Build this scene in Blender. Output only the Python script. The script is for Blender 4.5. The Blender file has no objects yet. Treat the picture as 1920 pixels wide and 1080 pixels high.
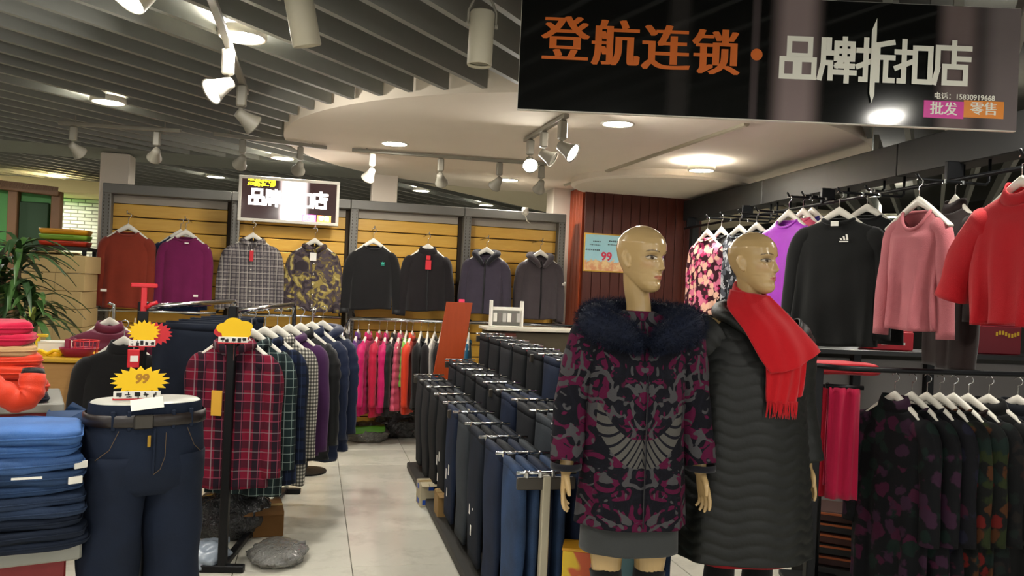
import bpy, math, random
import numpy as np
from mathutils import Matrix, Vector

# ------------------------------------------------------------------ camera, world, exposure
SC = bpy.context.scene
COL = SC.collection
F = 1500.0                       # focal length in pixels of the 1920 x 1080 frame
H = 1.52                         # eye height
YAW, PITCH, ROLL = 13.9, 0.0, 2.55
CAMROT = (Matrix.Rotation(math.radians(-YAW), 3, 'Z') @ Matrix.Rotation(math.radians(90 + PITCH), 3, 'X')
          @ Matrix.Rotation(math.radians(ROLL), 3, 'Z'))
cam_d = bpy.data.cameras.new('camera'); cam = bpy.data.objects.new('camera', cam_d); COL.objects.link(cam)
cam.matrix_world = Matrix.Translation((0, 0, H)) @ CAMROT.to_4x4()
cam_d.sensor_width = 36.0; cam_d.lens = F * 36.0 / 1920.0; cam_d.clip_start = 0.05; cam_d.clip_end = 100
SC.camera = cam
W = bpy.data.worlds.new('world'); SC.world = W; W.use_nodes = True
W.node_tree.nodes['Background'].inputs[0].default_value = (1.0, 0.985, 0.94, 1)
W.node_tree.nodes['Background'].inputs[1].default_value = 0.25
SC.view_settings.view_transform = 'Standard'; SC.view_settings.look = 'None'
SC.view_settings.gamma = 1.0; SC.view_settings.use_curve_mapping = False
SC.view_settings.exposure = 2.5
LAMP = 52.0                      # radiance of a downlight lens
random.seed(7); RNG = np.random.default_rng(7)
PI = math.pi

# ------------------------------------------------------------------ helpers
def ray(px, py): return CAMROT @ Vector(((px - 960) / F, (540 - py) / F, -1))
def P(px, py, d): return Vector((0, 0, H)) + ray(px, py) * d
def PZ(px, py, z):
    r = ray(px, py); return Vector((0, 0, H)) + r * ((z - H) / r.z)
def PY(px, py, Y):
    r = ray(px, py); return Vector((0, 0, H)) + r * (Y / r.y)
def azim(p): return math.atan2(p[0], p[1])        # bearing of a place seen from the eye

def tag(o, label=None, cat=None, group=None, kind=None):
    if label: o['label'] = label
    if cat: o['category'] = cat
    if group: o['group'] = group
    if kind: o['kind'] = kind
    return o
def empty(name, loc=(0, 0, 0), rz=0.0, label=None, cat=None, group=None, kind=None):
    o = bpy.data.objects.new(name, None); o.empty_display_size = 0.05; COL.objects.link(o)
    o.location = loc; o.rotation_euler = (0, 0, rz)
    return tag(o, label, cat, group, kind)
def link_mesh(name, me, parent=None, loc=(0, 0, 0), rot=(0, 0, 0)):
    o = bpy.data.objects.new(name, me); COL.objects.link(o); o.parent = parent
    o.location = loc; o.rotation_euler = rot
    return o
def copy_tree(o, parent=None, loc=None, rz=None, label=None, group=None):
    c = o.copy(); COL.objects.link(c); c.parent = parent
    if loc is not None: c.location = loc
    if rz is not None: c.rotation_euler = (0, 0, rz)
    if label: c['label'] = label
    if group: c['group'] = group
    for ch in list(o.children): copy_tree(ch, c)
    return c

class MB:
    """collects shapes, then builds one mesh object"""
    def __init__(s): s.v = []; s.f = []
    def add(s, vs, fs):
        b = len(s.v); s.v.extend([tuple(map(float, p)) for p in vs]); s.f.extend([tuple(b + i for i in q) for q in fs]); return s
    def box(s, c, d, rz=0.0, rx=0.0, ry=0.0):
        m = Matrix.Rotation(rz, 3, 'Z') @ Matrix.Rotation(ry, 3, 'Y') @ Matrix.Rotation(rx, 3, 'X')
        vs = [Vector(c) + m @ Vector((sx * d[0] / 2, sy * d[1] / 2, sz * d[2] / 2)) for sz in (-1, 1) for sy in (-1, 1) for sx in (-1, 1)]
        return s.add(vs, [(0, 2, 3, 1), (4, 5, 7, 6), (0, 1, 5, 4), (2, 6, 7, 3), (0, 4, 6, 2), (1, 3, 7, 5)])
    def bbox(s, c, d, b=0.006, rz=0.0, rx=0.0, ry=0.0):
        """box with chamfered edges"""
        m = Matrix.Rotation(rz, 3, 'Z') @ Matrix.Rotation(ry, 3, 'Y') @ Matrix.Rotation(rx, 3, 'X')
        hx, hy, hz = d[0] / 2, d[1] / 2, d[2] / 2
        rings = []
        for z, ins in ((-hz, b), (-hz + b, 0), (hz - b, 0), (hz, b)):
            x, y = hx - ins, hy - ins
            rings.append([(-x + b, -y, z), (x - b, -y, z), (x, -y + b, z), (x, y - b, z), (x - b, y, z), (-x + b, y, z), (-x, y - b, z), (-x, -y + b, z)])
        rings = [[Vector(c) + m @ Vector(p) for p in r] for r in rings]
        return s.loft(rings)
    def loft(s, rings, close=True, caps=True):
        n = len(rings[0]); b = len(s.v)
        for r in rings: s.v.extend([tuple(map(float, p)) for p in r])
        for i in range(len(rings) - 1):
            for j in range(n if close else n - 1):
                k = (j + 1) % n
                s.f.append((b + i * n + j, b + i * n + k, b + (i + 1) * n + k, b + (i + 1) * n + j))
        if caps is True or caps == 'start': s.f.append(tuple(b + j for j in reversed(range(n))))
        if caps is True or caps == 'end': s.f.append(tuple(b + (len(rings) - 1) * n + j for j in range(n)))
        return s
    def tube(s, pts, r, n=10, flat=1.0, caps=True):
        """round bar along a path; r a number or one per point"""
        pts = [Vector(p) for p in pts]; rs = r if hasattr(r, '__len__') else [r] * len(pts)
        rings = []; up = None
        for i, p in enumerate(pts):
            t = (pts[min(i + 1, len(pts) - 1)] - pts[max(i - 1, 0)])
            if t.length < 1e-9: t = Vector((0, 0, 1))
            t.normalize()
            if up is None: up = Vector((0, 1, 0)) if abs(t.y) < 0.8 else Vector((1, 0, 0))
            a = up - t * up.dot(t); a.normalize(); bb = t.cross(a); up = a
            rings.append([p + (a * math.cos(2 * PI * k / n) * flat + bb * math.sin(2 * PI * k / n)) * rs[i] for k in range(n)])
        return s.loft(rings, True, caps)
    def lathe(s, prof, n=24, c=(0, 0, 0), caps=True):
        return s.loft([[(c[0] + r * math.cos(2 * PI * k / n), c[1] + r * math.sin(2 * PI * k / n), c[2] + z) for k in range(n)] for r, z in prof], True, caps)
    def grid(s, pts):
        """pts[i][j] surface"""
        n = len(pts[0]); b = len(s.v)
        for r in pts: s.v.extend([tuple(map(float, p)) for p in r])
        for i in range(len(pts) - 1):
            for j in range(n - 1): s.f.append((b + i * n + j, b + i * n + j + 1, b + (i + 1) * n + j + 1, b + (i + 1) * n + j))
        return s
    def prism(s, poly, y0, y1):
        """outline in x,z pushed from y0 to y1"""
        n = len(poly); vs = [(x, y0, z) for x, z in poly] + [(x, y1, z) for x, z in poly]
        fs = [tuple(range(n)), tuple(reversed(range(n, 2 * n)))] + [(j, n + j, n + (j + 1) % n, (j + 1) % n) for j in range(n)]
        return s.add(vs, fs)
    def mesh(s, name, m, smooth=False):
        me = bpy.data.meshes.new(name); me.from_pydata(s.v, [], s.f)
        me.update()
        if m is not None: me.materials.append(m)
        if smooth: me.polygons.foreach_set('use_smooth', [True] * len(me.polygons))
        return me
    def build(s, name, m, parent=None, smooth=False, label=None, thick=0.0, recalc=True):
        me = s.mesh(name, m, smooth)
        if recalc:
            import bmesh
            bm = bmesh.new(); bm.from_mesh(me); bmesh.ops.recalc_face_normals(bm, faces=bm.faces)
            if thick:                                   # shell: inner copy pushed in along the vertex normals, rim on open edges
                bm.normal_update(); ov = list(bm.verts); fcs = list(bm.faces); rim = [e for e in bm.edges if len(e.link_faces) == 1]
                nv = {v: bm.verts.new(v.co - v.normal * thick) for v in ov}
                for f_ in fcs: q_ = bm.faces.new([nv[v] for v in reversed(f_.verts)]); q_.smooth = f_.smooth
                for e in rim:
                    l_ = e.link_loops[0]; a_, b_ = l_.vert, l_.link_loop_next.vert; bm.faces.new((b_, a_, nv[a_], nv[b_]))
            bm.to_mesh(me); bm.free()
            if smooth: me.polygons.foreach_set('use_smooth', [True] * len(me.polygons))
        o = link_mesh(name, me, parent)
        if label: o['label'] = label
        return o

def lerp(tab, x):
    xs = [a[0] for a in tab]; ys = [a[1] for a in tab]
    return np.interp(x, xs, ys)
def smooth_tab(tab, n):
    """resample a table of points with a Catmull-Rom curve"""
    p = [np.array(q, float) for q in tab]; p = [2 * p[0] - p[1]] + p + [2 * p[-1] - p[-2]]
    out = []; m = len(p) - 3
    for i in range(n):
        u = i / (n - 1) * m; k = min(int(u), m - 1); t = u - k
        a, b, c, d = p[k], p[k + 1], p[k + 2], p[k + 3]
        out.append(0.5 * ((2 * b) + (c - a) * t + (2 * a - 5 * b + 4 * c - d) * t * t + (3 * b - a - 3 * c + d) * t ** 3))
    return out

# ------------------------------------------------------------------ materials
def lin(c):
    if isinstance(c, str):
        c = c.lstrip('#'); c = [int(c[i:i + 2], 16) / 255 for i in (0, 2, 4)]
        c = [x / 12.92 if x <= 0.04045 else ((x + 0.055) / 1.055) ** 2.4 for x in c]
    return (c[0], c[1], c[2], 1.0)
class NT:
    """short hand for node building"""
    def __init__(s, name, rough=0.8, metal=0.0, spec=0.5):
        s.m = bpy.data.materials.new(name); s.m.use_nodes = True; s.t = s.m.node_tree
        s.b = s.t.nodes['Principled BSDF']; s.b.inputs['Roughness'].default_value = rough
        s.b.inputs['Metallic'].default_value = metal; s.b.inputs['Specular IOR Level'].default_value = spec
        s._o = None
    def n(s, kind, **kw):
        x = s.t.nodes.new(kind)
        for k, v in kw.items(): setattr(x, k, v)
        return x
    def put(s, sock, v):
        if isinstance(v, bpy.types.NodeSocket): s.t.links.new(v, sock)
        elif v is not None: sock.default_value = v
    def obj(s):
        if s._o is None: s._o = s.n('ShaderNodeTexCoord').outputs['Object']
        return s._o
    def xyz(s, v=None):
        x = s.n('ShaderNodeSeparateXYZ'); s.put(x.inputs[0], v or s.obj()); return x.outputs
    def vec(s, x, y, z):
        c = s.n('ShaderNodeCombineXYZ')
        for i, q in enumerate((x, y, z)): s.put(c.inputs[i], q)
        return c.outputs[0]
    def math(s, op, a, b=None, c=None):
        x = s.n('ShaderNodeMath', operation=op)
        for i, q in enumerate((a, b, c)):
            if q is not None: s.put(x.inputs[i], q)
        return x.outputs[0]
    def mix(s, f, a, b):
        x = s.n('ShaderNodeMix', data_type='RGBA'); s.put(x.inputs[0], f)
        s.put(x.inputs[6], lin(a) if not isinstance(a, bpy.types.NodeSocket) else a)
        s.put(x.inputs[7], lin(b) if not isinstance(b, bpy.types.NodeSocket) else b)
        return x.outputs[2]
    def noise(s, scale, detail=2.0, rough=0.5, vec=None, dist=0.0):
        x = s.n('ShaderNodeTexNoise'); s.put(x.inputs['Vector'], vec or s.obj())
        x.inputs['Scale'].default_value = scale; x.inputs['Detail'].default_value = detail; x.inputs['Roughness'].default_value = rough
        x.inputs['Distortion'].default_value = dist
        return x.outputs[0]
    def voro(s, scale, vec=None, out='Distance', rnd=1.0, feature='F1'):
        x = s.n('ShaderNodeTexVoronoi', feature=feature); s.put(x.inputs['Vector'], vec or s.obj()); x.inputs['Scale'].default_value = scale
        x.inputs['Randomness'].default_value = rnd
        return x.outputs[out]
    def ramp(s, f, stops, interp='LINEAR'):
        x = s.n('ShaderNodeValToRGB'); s.put(x.inputs[0], f); x.color_ramp.interpolation = interp
        e = x.color_ramp.elements
        while len(e) < len(stops): e.new(0.5)
        for i, (p, c) in enumerate(stops): e[i].position = p; e[i].color = lin(c)
        return x.outputs[0]
    def step(s, f, edge, soft=0.02):
        x = s.n('ShaderNodeMapRange'); s.put(x.inputs[0], f); x.inputs[1].default_value = edge - soft; x.inputs[2].default_value = edge + soft
        return x.outputs[0]
    def bump(s, h, strength=0.3, dist=0.01):
        x = s.n('ShaderNodeBump'); s.put(x.inputs['Height'], h); x.inputs['Strength'].default_value = strength; x.inputs['Distance'].default_value = dist
        s.t.links.new(x.outputs[0], s.b.inputs['Normal'])
    def done(s, col=None):
        if col is not None: s.put(s.b.inputs['Base Color'], lin(col) if not isinstance(col, bpy.types.NodeSocket) else col)
        return s.m
_mc = {}
def plain(name, col, rough=0.5, metal=0.0, spec=0.5, var=0.0, scale=12, bump=0.0):
    if name in _mc: return _mc[name]
    t = NT(name, rough, metal, spec)
    c = lin(col)
    if var or bump:
        f = t.noise(scale, 4.0, 0.6)
        if var: c = t.mix(f, tuple(x * (1 - var) for x in c[:3]), tuple(min(1, x * (1 + var)) for x in c[:3]))
        if bump: t.bump(f, bump, 0.01)
    _mc[name] = t.done(c); return _mc[name]
def cloth(name, col, var=0.18, rough=0.9, weave=420, bump=0.25):
    """plain woven or knitted stuff with a fine weave and soft mottling"""
    if name in _mc: return _mc[name]
    t = NT(name, rough, 0, 0.25); c = lin(col)
    f = t.noise(9, 3.0, 0.6); g = t.noise(weave, 1.0)
    cc = t.mix(f, tuple(x * (1 - var) for x in c[:3]), tuple(min(1, x * (1 + var)) for x in c[:3]))
    t.bump(g, bump, 0.004); t.b.inputs['Sheen Weight'].default_value = 0.15
    _mc[name] = t.done(cc); return _mc[name]
def denim(name, col, fade=0.25):
    if name in _mc: return _mc[name]
    t = NT(name, 0.85, 0, 0.25); c = lin(col)
    f = t.noise(5, 3.0, 0.6); x = t.xyz()
    g = t.noise(300, 1.0); tw = t.math('FRACT', t.math('MULTIPLY', t.math('ADD', x[0], t.math('ADD', x[1], x[2])), 260))
    cc = t.mix(t.step(f, 0.55, 0.25), tuple(q * (1 - fade) for q in c[:3]), tuple(min(1, q * (1 + 1.6 * fade)) for q in c[:3]))
    cc = t.mix(t.math('MULTIPLY', g, 0.2 if sum(c[:3]) > 0.15 else 0.08), cc, '#8ea0b4' if sum(c[:3]) > 0.06 else '#50555c')
    t.bump(tw, 0.15, 0.003)
    _mc[name] = t.done(cc); return _mc[name]
def glow(name, col, s):
    if name in _mc: return _mc[name]
    t = NT(name); t.b.inputs['Base Color'].default_value = lin(col)
    t.b.inputs['Emission Color'].default_value = lin(col); t.b.inputs['Emission Strength'].default_value = s
    _mc[name] = t.m; return t.m
def plaid(name, base, lines, rough=0.9, diag=0.0):
    """lines: (axis, period, offset, width, colour, strength) laid over the base"""
    if name in _mc: return _mc[name]
    t = NT(name, rough, 0, 0.25); x = t.xyz(); cur = lin(base)
    u = t.math('ADD', x[0], t.math('MULTIPLY', x[1], 0.6))
    for ax, per, off, w, col, k in lines:
        v = u if ax == 0 else x[2]
        fr = t.math('FRACT', t.math('ADD', t.math('MULTIPLY', v, 1.0 / per), off + 20))
        cur = t.mix(t.math('MULTIPLY', t.math('LESS_THAN', fr, w), k), cur, col)
    t.bump(t.noise(420, 1.0), 0.2, 0.003)
    _mc[name] = t.done(cur); return _mc[name]
def camo(name, stops, scale=16, dist=1.5, rough=0.8, sym=False, zs=1.0):
    if name in _mc: return _mc[name]
    t = NT(name, rough, 0, 0.25); v = None
    x = t.xyz(); v = t.vec(t.math('ABSOLUTE', x[0]) if sym else x[0], x[1], t.math('MULTIPLY', x[2], zs))
    cur = t.ramp(t.noise(scale, 2.0, 0.55, v, dist), stops, 'CONSTANT')
    t.bump(t.noise(420, 1.0), 0.2, 0.003)
    _mc[name] = t.done(cur); return _mc[name]
def floral(name, base, cols, scale=14, size=0.38):
    """scattered blossoms on a ground colour"""
    if name in _mc: return _mc[name]
    t = NT(name, 0.85, 0, 0.25); cur = lin(base)
    for i, c in enumerate(cols):
        v = t.n('ShaderNodeVectorMath', operation='ADD'); t.put(v.inputs[0], t.obj()); v.inputs[1].default_value = (3.1 * i, 1.7 * i, 2.3 * i)
        warp = t.n('ShaderNodeVectorMath', operation='MULTIPLY_ADD'); nz = t.n('ShaderNodeTexNoise'); nz.inputs['Scale'].default_value = 25
        t.put(nz.inputs['Vector'], v.outputs[0]); t.put(warp.inputs[0], nz.outputs[1]); warp.inputs[1].default_value = (0.05, 0.05, 0.05); t.put(warp.inputs[2], v.outputs[0])
        d = t.voro(scale, warp.outputs[0], 'Distance', 0.9)
        cur = t.mix(t.math('SUBTRACT', 1.0, t.step(d, size, 0.03)), cur, c)
    t.bump(t.noise(420, 1.0), 0.2, 0.003)
    _mc[name] = t.done(cur); return _mc[name]
BLACKM = plain('black_metal', '#17181a', 0.45, 0.6); CHROME = plain('chrome', '#c9cbcc', 0.16, 1.0); STEEL = plain('grey_steel', '#55585a', 0.5, 0.3, var=0.08)
WHITEP = plain('white_plastic', '#dcd7ca', 0.35); CARD = plain('white_card', '#e9e6dc', 0.7); REDP = plain('red_plastic', '#c8202a', 0.35)
YELP = plain('yellow_card', '#f2c400', 0.6); LAMPWHITE = plain('lamp_white', '#d5d0bf', 0.4)
LENS = glow('lit_lens', '#fffaf0', LAMP); LENSDIM = plain('unlit_reflector', '#8a8678', 0.25, 0.6)
FONT_CACHE = {}
def text_mesh(txt, size, bold=0.0, depth=0.0):
    cu = bpy.data.curves.new('txt', 'FONT'); cu.body = txt; cu.size = size; cu.align_x = 'CENTER'; cu.align_y = 'CENTER'; cu.extrude = depth; cu.offset = bold
    cu.resolution_u = 4
    ob = bpy.data.objects.new('txt', cu); COL.objects.link(ob)
    dg = bpy.context.evaluated_depsgraph_get(); me = bpy.data.meshes.new_from_object(ob.evaluated_get(dg))
    bpy.data.objects.remove(ob); bpy.data.curves.remove(cu)
    return me
def text(name, txt, size, m, parent, loc, bold=0.0, shifts=(0.0,), sx=1.0, sy=1.0, slant=0.0, rot=(PI / 2, 0, 0)):
    """flat lettering standing in the local x,z plane, facing -y; shifts repeat it sideways for thick uprights"""
    me = text_mesh(txt, size, bold)
    vs = np.array([v.co[:] for v in me.vertices]); fs = [tuple(p.vertices) for p in me.polygons]
    mb = MB()
    for k, s in enumerate(shifts): mb.add([(sx * (p[0] + slant * p[1]) + s, sy * p[1], 0.00025 * k) for p in vs], fs)
    bpy.data.meshes.remove(me)
    o = link_mesh(name, mb.mesh(name, m), parent, loc, rot)
    return o

# ================================================================== THE SETTING
CEIL = 2.65
def struct(o, label): o['kind'] = 'structure'; o['label'] = label; return o

# ---- floor of 0.6 m tiles
def tile_mat(name, a, b):
    t = NT(name, 0.16, 0, 0.5); f = t.noise(2.2, 4.0, 0.6); g = t.noise(40, 3.0, 0.6)
    c = t.mix(f, a, b); c = t.mix(t.math('MULTIPLY', t.step(t.noise(3.5, 5.0, 0.65), 0.62, 0.1), 0.35), c, '#8a8676')
    t.put(t.b.inputs['Roughness'], t.math('ADD', 0.10, t.math('MULTIPLY', g, 0.16)))
    return t.done(c)
TILE = tile_mat('floor_tile', '#cfccbd', '#dedbcd')
GROUT = plain('grout', '#6f6c60', 0.9, var=0.1)
floor = MB().box((0, 5.5, -0.035), (22, 20, 0.05)).build('floor', GROUT); struct(floor, 'polished pale stone tile floor of the shop')
tm = MB().bbox((0, 0, 0), (0.596, 0.596, 0.012), 0.002).mesh('tile', TILE)
rest = MB()
for i in range(-16, 17):
    for j in range(-4, 25):
        cx, cy = 0.26 + 0.6 * i + 0.3, 4.92 - 3.0 + 0.6 * (j - 2) + 0.3
        if -3.1 < cx < 5.2 and 1.2 < cy < 10.2: link_mesh('tile', tm, floor, (cx, cy, -0.006))
        else: rest.box((cx, cy, -0.006), (0.596, 0.596, 0.012))
tag(rest.build('tile_field', TILE, floor), kind='stuff')

# ---- slatted ceiling with a round plaster ceiling let into it
DC = Vector((2.08, 6.54)); DR = 2.36
SLAB = plain('dark_ceiling_void', '#26261f', 0.9); SLATM = plain('slat_grey', '#7f807a', 0.55, var=0.05)
PLASTER = plain('ceiling_plaster', '#e0d5c4', 0.85, var=0.04, scale=3)
BEAMG = plain('beam_grey', '#6f7069', 0.8, var=0.06)
ceiling = MB().box((0, 5.5, 3.10), (22, 20, 0.06)).build('ceiling', SLAB); struct(ceiling, 'dark ceiling void above long grey metal slats')
az = math.radians(41.7); sd = Vector((math.sin(az), math.cos(az))); sn = Vector((math.cos(az), -math.sin(az)))
def slat_ok(p):
    if not (-8.2 < p.x < 8.2 and -1.5 < p.y < 13.2): return False
    if (p - DC).length < DR + 0.03: return False
    if 8.12 < p.y < 9.0 and p.x < 3.2: return False
    if p.y >= 9.0 and p.x - 0.95 * (p.y - 9.0) > 1.1: return False
    return True
s = -15.0
while s < 8.0:
    t, run = -8.0, None
    while t < 19.0:
        ok = slat_ok(sn * s + sd * t)
        if ok and run is None: run = t
        if (not ok or t > 18.9) and run is not None:
            L = t - run
            if L > 0.12:
                c = sn * s + sd * ((t + run) / 2)
                MB().box((0, 0, 0), (0.034, L, 0.15)).build('slat', SLATM, ceiling, recalc=False).matrix_local = Matrix.Translation((c.x, c.y, CEIL + 0.075)) @ Matrix.Rotation(-az, 4, 'Z')
            run = None
        t += 0.02
    s += 0.235
disc = MB().lathe([(DR, 0), (DR, 0.40), (DR - 0.02, 0.42), (0.01, 0.42)], 128, (DC.x, DC.y, CEIL - 0.02)).build('ceiling_disc', PLASTER)
disc.data.polygons.foreach_set('use_smooth', [len(p.vertices) == 4 for p in disc.data.polygons])
struct(disc, 'round pinkish white plaster ceiling let into the slats')
a, b = PZ(1060, 346, CEIL - 0.02), PZ(1400, 231, CEIL - 0.02)
MB().tube([a, b], 0.022, 8).build('conduit', plain('conduit', '#a79e88', 0.6), disc)
soff = MB().lathe([(0.86, 0), (0.9, 0.02), (0.9, 0.075), (0.01, 0.075)], 64, (3.30, 7.35, CEIL - 0.095)).build('trim_1', PLASTER, smooth=False)
struct(soff, 'low round plaster soffit above the brown wooden column')
far = MB().prism([(0, 0)] * 0 + [(1.1, 9.0), (6.5, 9.0), (6.5, 13.2), (5.1, 13.2)], 0, 0.05)
far.v = [(x, z, CEIL + y) for x, y, z in far.v]
struct(far.build('ceiling_far', plain('cream_plaster', '#d0c6ac', 0.85)), 'cream plaster ceiling beyond the structural beam')
bm_ = MB().box((-2.6, 8.55, CEIL + 0.2), (11.4, 0.86, 0.40)).build('beam_back', BEAMG); struct(bm_, 'wide grey structural beam over the slatwall bays')
PILM = plain('pillar_paint', '#d8ccbc', 0.8, var=0.03)
for i, (x, lab) in enumerate(((-1.9, 'pale square pillar behind the rust sweater bay'), (0.67, 'pale square pillar behind the two black jackets'), (2.62, 'pale square pillar beside the brown wooden column'))):
    struct(MB().bbox((x, 8.5, 1.33), (0.26, 0.26, 2.63), 0.008).build('pillar_%d' % (i + 1), PILM), lab)

# ---- black overhead beam on the right
A, B = PZ(1920, 281, 2.32), PZ(1341, 401, 2.32)
bd = (B - A); bd.z = 0; bd.normalize(); A2 = A - bd * 2.6; B2 = B + bd * ((7.86 - B.y) / bd.y)
bn = Vector((bd.y, -bd.x, 0)); BEAMM = plain('black_beam', '#171817', 0.6, var=0.1)
BROT = -math.atan2(bd.x, bd.y)
beam = empty('overhead_beam', (0, 0, 0), 0, 'long black overhead beam carrying rails of clothes'); beam['kind'] = 'structure'
Lb = (B2 - A2).length; nseg = 4
for k in range(nseg):
    c = A2 + bd * (Lb * (k + 0.5) / nseg) + bn * 0.09
    MB().bbox((0, 0, 0), (0.18, Lb / nseg - 0.006, 0.205), 0.004).build('beam_section', BEAMM, beam).matrix_local = Matrix.Translation((c.x, c.y, 2.4225)) @ Matrix.Rotation(BROT, 4, 'Z')
for k in (0.02, 0.985):
    c = A2 + bd * (Lb * k) + bn * 0.09
    MB().box((0, 0, 0), (0.07, 0.07, 2.32)).build('post', BEAMM, beam).location = (c.x, c.y, 1.16)

# ---- brown wooden column, boarded
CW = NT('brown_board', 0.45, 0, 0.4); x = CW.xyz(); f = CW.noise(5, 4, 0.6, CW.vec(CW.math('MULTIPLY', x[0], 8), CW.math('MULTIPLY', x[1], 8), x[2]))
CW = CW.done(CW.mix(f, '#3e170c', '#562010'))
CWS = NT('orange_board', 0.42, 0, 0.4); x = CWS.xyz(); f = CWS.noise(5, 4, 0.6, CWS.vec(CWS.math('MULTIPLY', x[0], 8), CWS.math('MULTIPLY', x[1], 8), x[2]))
CWS = CWS.done(CWS.mix(f, '#8c3410', '#a84418'))  # column side's lit tone put into the boards; also the leaning board's orange
colm = MB().box((3.365, 8.26, 1.31), (1.30, 0.66, 2.60)).build('column', plain('column_core', '#2a120a', 0.8)); struct(colm, 'square column clad in brown upright wooden boards')
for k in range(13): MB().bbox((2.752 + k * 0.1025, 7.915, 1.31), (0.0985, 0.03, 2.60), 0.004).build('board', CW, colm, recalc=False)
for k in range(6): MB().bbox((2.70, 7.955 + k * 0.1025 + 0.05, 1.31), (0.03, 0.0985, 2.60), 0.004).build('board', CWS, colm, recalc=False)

# ---- far walls of the hall
WALL = plain('hall_wall', '#3c3a34', 0.9, var=0.1); 
struct(MB().box((0, 13.6, 1.5), (22, 0.2, 3.1)).build('wall_back', WALL), 'dim far wall of the hall')
struct(MB().box((9.2, 5.5, 1.5), (0.2, 20, 3.1)).build('wall_right', plain('right_wall', '#1f1e1b', 0.9)), 'dark side wall beyond the black beam')
struct(MB().box((-9.2, 5.5, 1.5), (0.2, 20, 3.1)).build('wall_left', WALL), 'dim side wall beyond the green kiosk')
# white painted brick wall seen between the kiosk and the bays
bt = NT('white_brick', 0.7); bk = bt.n('ShaderNodeTexBrick'); mp = bt.xyz(); bt.put(bk.inputs['Vector'], bt.vec(mp[0], mp[2], 0.0))
bk.inputs['Scale'].default_value = 1.0; bk.inputs['Brick Width'].default_value = 0.16; bk.inputs['Row Height'].default_value = 0.045; bk.inputs['Mortar Size'].default_value = 0.007
bk.inputs['Color1'].default_value = lin('#e6e0ce'); bk.inputs['Color2'].default_value = lin('#bdb7a6'); bk.inputs['Mortar'].default_value = lin('#7d786a')
bt.bump(bk.outputs['Fac'], -0.6, 0.01); WB = bt.done(bk.outputs['Color'])
q0, q1 = PY(96, 366, 11.0), PY(215, 366, 11.0)
struct(MB().box(((q0.x + q1.x) / 2, 11.0, 1.2), (q1.x - q0.x, 0.12, 2.4)).build('wall_brick', WB), 'white painted brick wall above the cardboard boxes')
struct(MB().box(((q0.x + q1.x) / 2 - 0.2, 10.6, 2.46), (q1.x - q0.x + 0.6, 1.0, 0.14)).build('trim_2', plain('cream_soffit', '#d9c98f', 0.8)), 'cream soffit over the white brick wall')

# ---- slatwall bays along the back
BX = [-1.91, -0.79, 0.32, 1.45, 2.53]; BYF = 8.0
WOODY = NT('yellow_plank', 0.45, 0, 0.4); x = WOODY.xyz(); f = WOODY.noise(4, 5, 0.65, WOODY.vec(x[0], x[1], WOODY.math('MULTIPLY', x[2], 14)), 0.6)
WOODY = WOODY.done(WOODY.mix(f, '#c8922a', '#e0b450'))
GREYB = plain('bay_grey', '#6a6862', 0.55, var=0.05); BACKD = plain('bay_back', '#3a2f22', 0.9); TOPP = plain('bay_top_panel', '#a39a8c', 0.7)
bays = []
BAYLAB = ['yellow slatwall bay behind the rust and plum sweaters', 'yellow slatwall bay behind the checked and camouflage shirts', 'yellow slatwall bay behind the two black jackets', 'yellow slatwall bay behind the hooded jackets by the column']
for i in range(4):
    x0, x1 = BX[i], BX[i + 1]; w = x1 - x0
    r = empty('slatwall_bay', (x0, BYF, 0), 0, BAYLAB[i], 'display wall', 'slatwall bays along the back'); bays.append(r)
    MB().box((w / 2, 0.14, 1.15), (w - 0.004, 0.02, 2.28)).build('back_panel', BACKD, r)
    MB().bbox((w / 2, 0.06, 2.27), (w - 0.004, 0.15, 0.09), 0.006).build('fascia', GREYB, r)
    MB().box((w / 2, 0.115, 2.185), (w - 0.09, 0.02, 0.075)).build('top_panel', TOPP, r)
    pm = MB().bbox((0, 0, 0), (w - 0.085, 0.022, 0.114), 0.005).mesh('plank', WOODY)
    for k in range(17): link_mesh('plank', pm, r, (w / 2, 0.115, 2.085 - 0.1235 * k))
    for xx in ([0.038, w - 0.038] if i == 3 else [0.038]):
        MB().bbox((xx, 0.05, 1.155), (0.075, 0.11, 2.30), 0.006).build('post', GREYB, r)
        sl = MB()
        for k in range(60): sl.box((xx - 0.02, -0.006, 0.35 + k * 0.032), (0.006, 0.006, 0.016)); sl.box((xx + 0.02, -0.006, 0.35 + k * 0.032), (0.006, 0.006, 0.016))
        tag(sl.build('slot_strip', BACKD, r, recalc=False), kind='stuff')
    MB().tube([(0.06, -0.30, 1.17), (w - 0.06, -0.30, 1.17)], 0.013, 8).build('hang_rail', CHROME, r, True)
    for xx in (0.07, w - 0.07): MB().tube([(xx, 0.05, 1.2), (xx, -0.30, 1.17)], 0.01, 8).build('rail_bracket', BLACKM, r, True)

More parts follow.
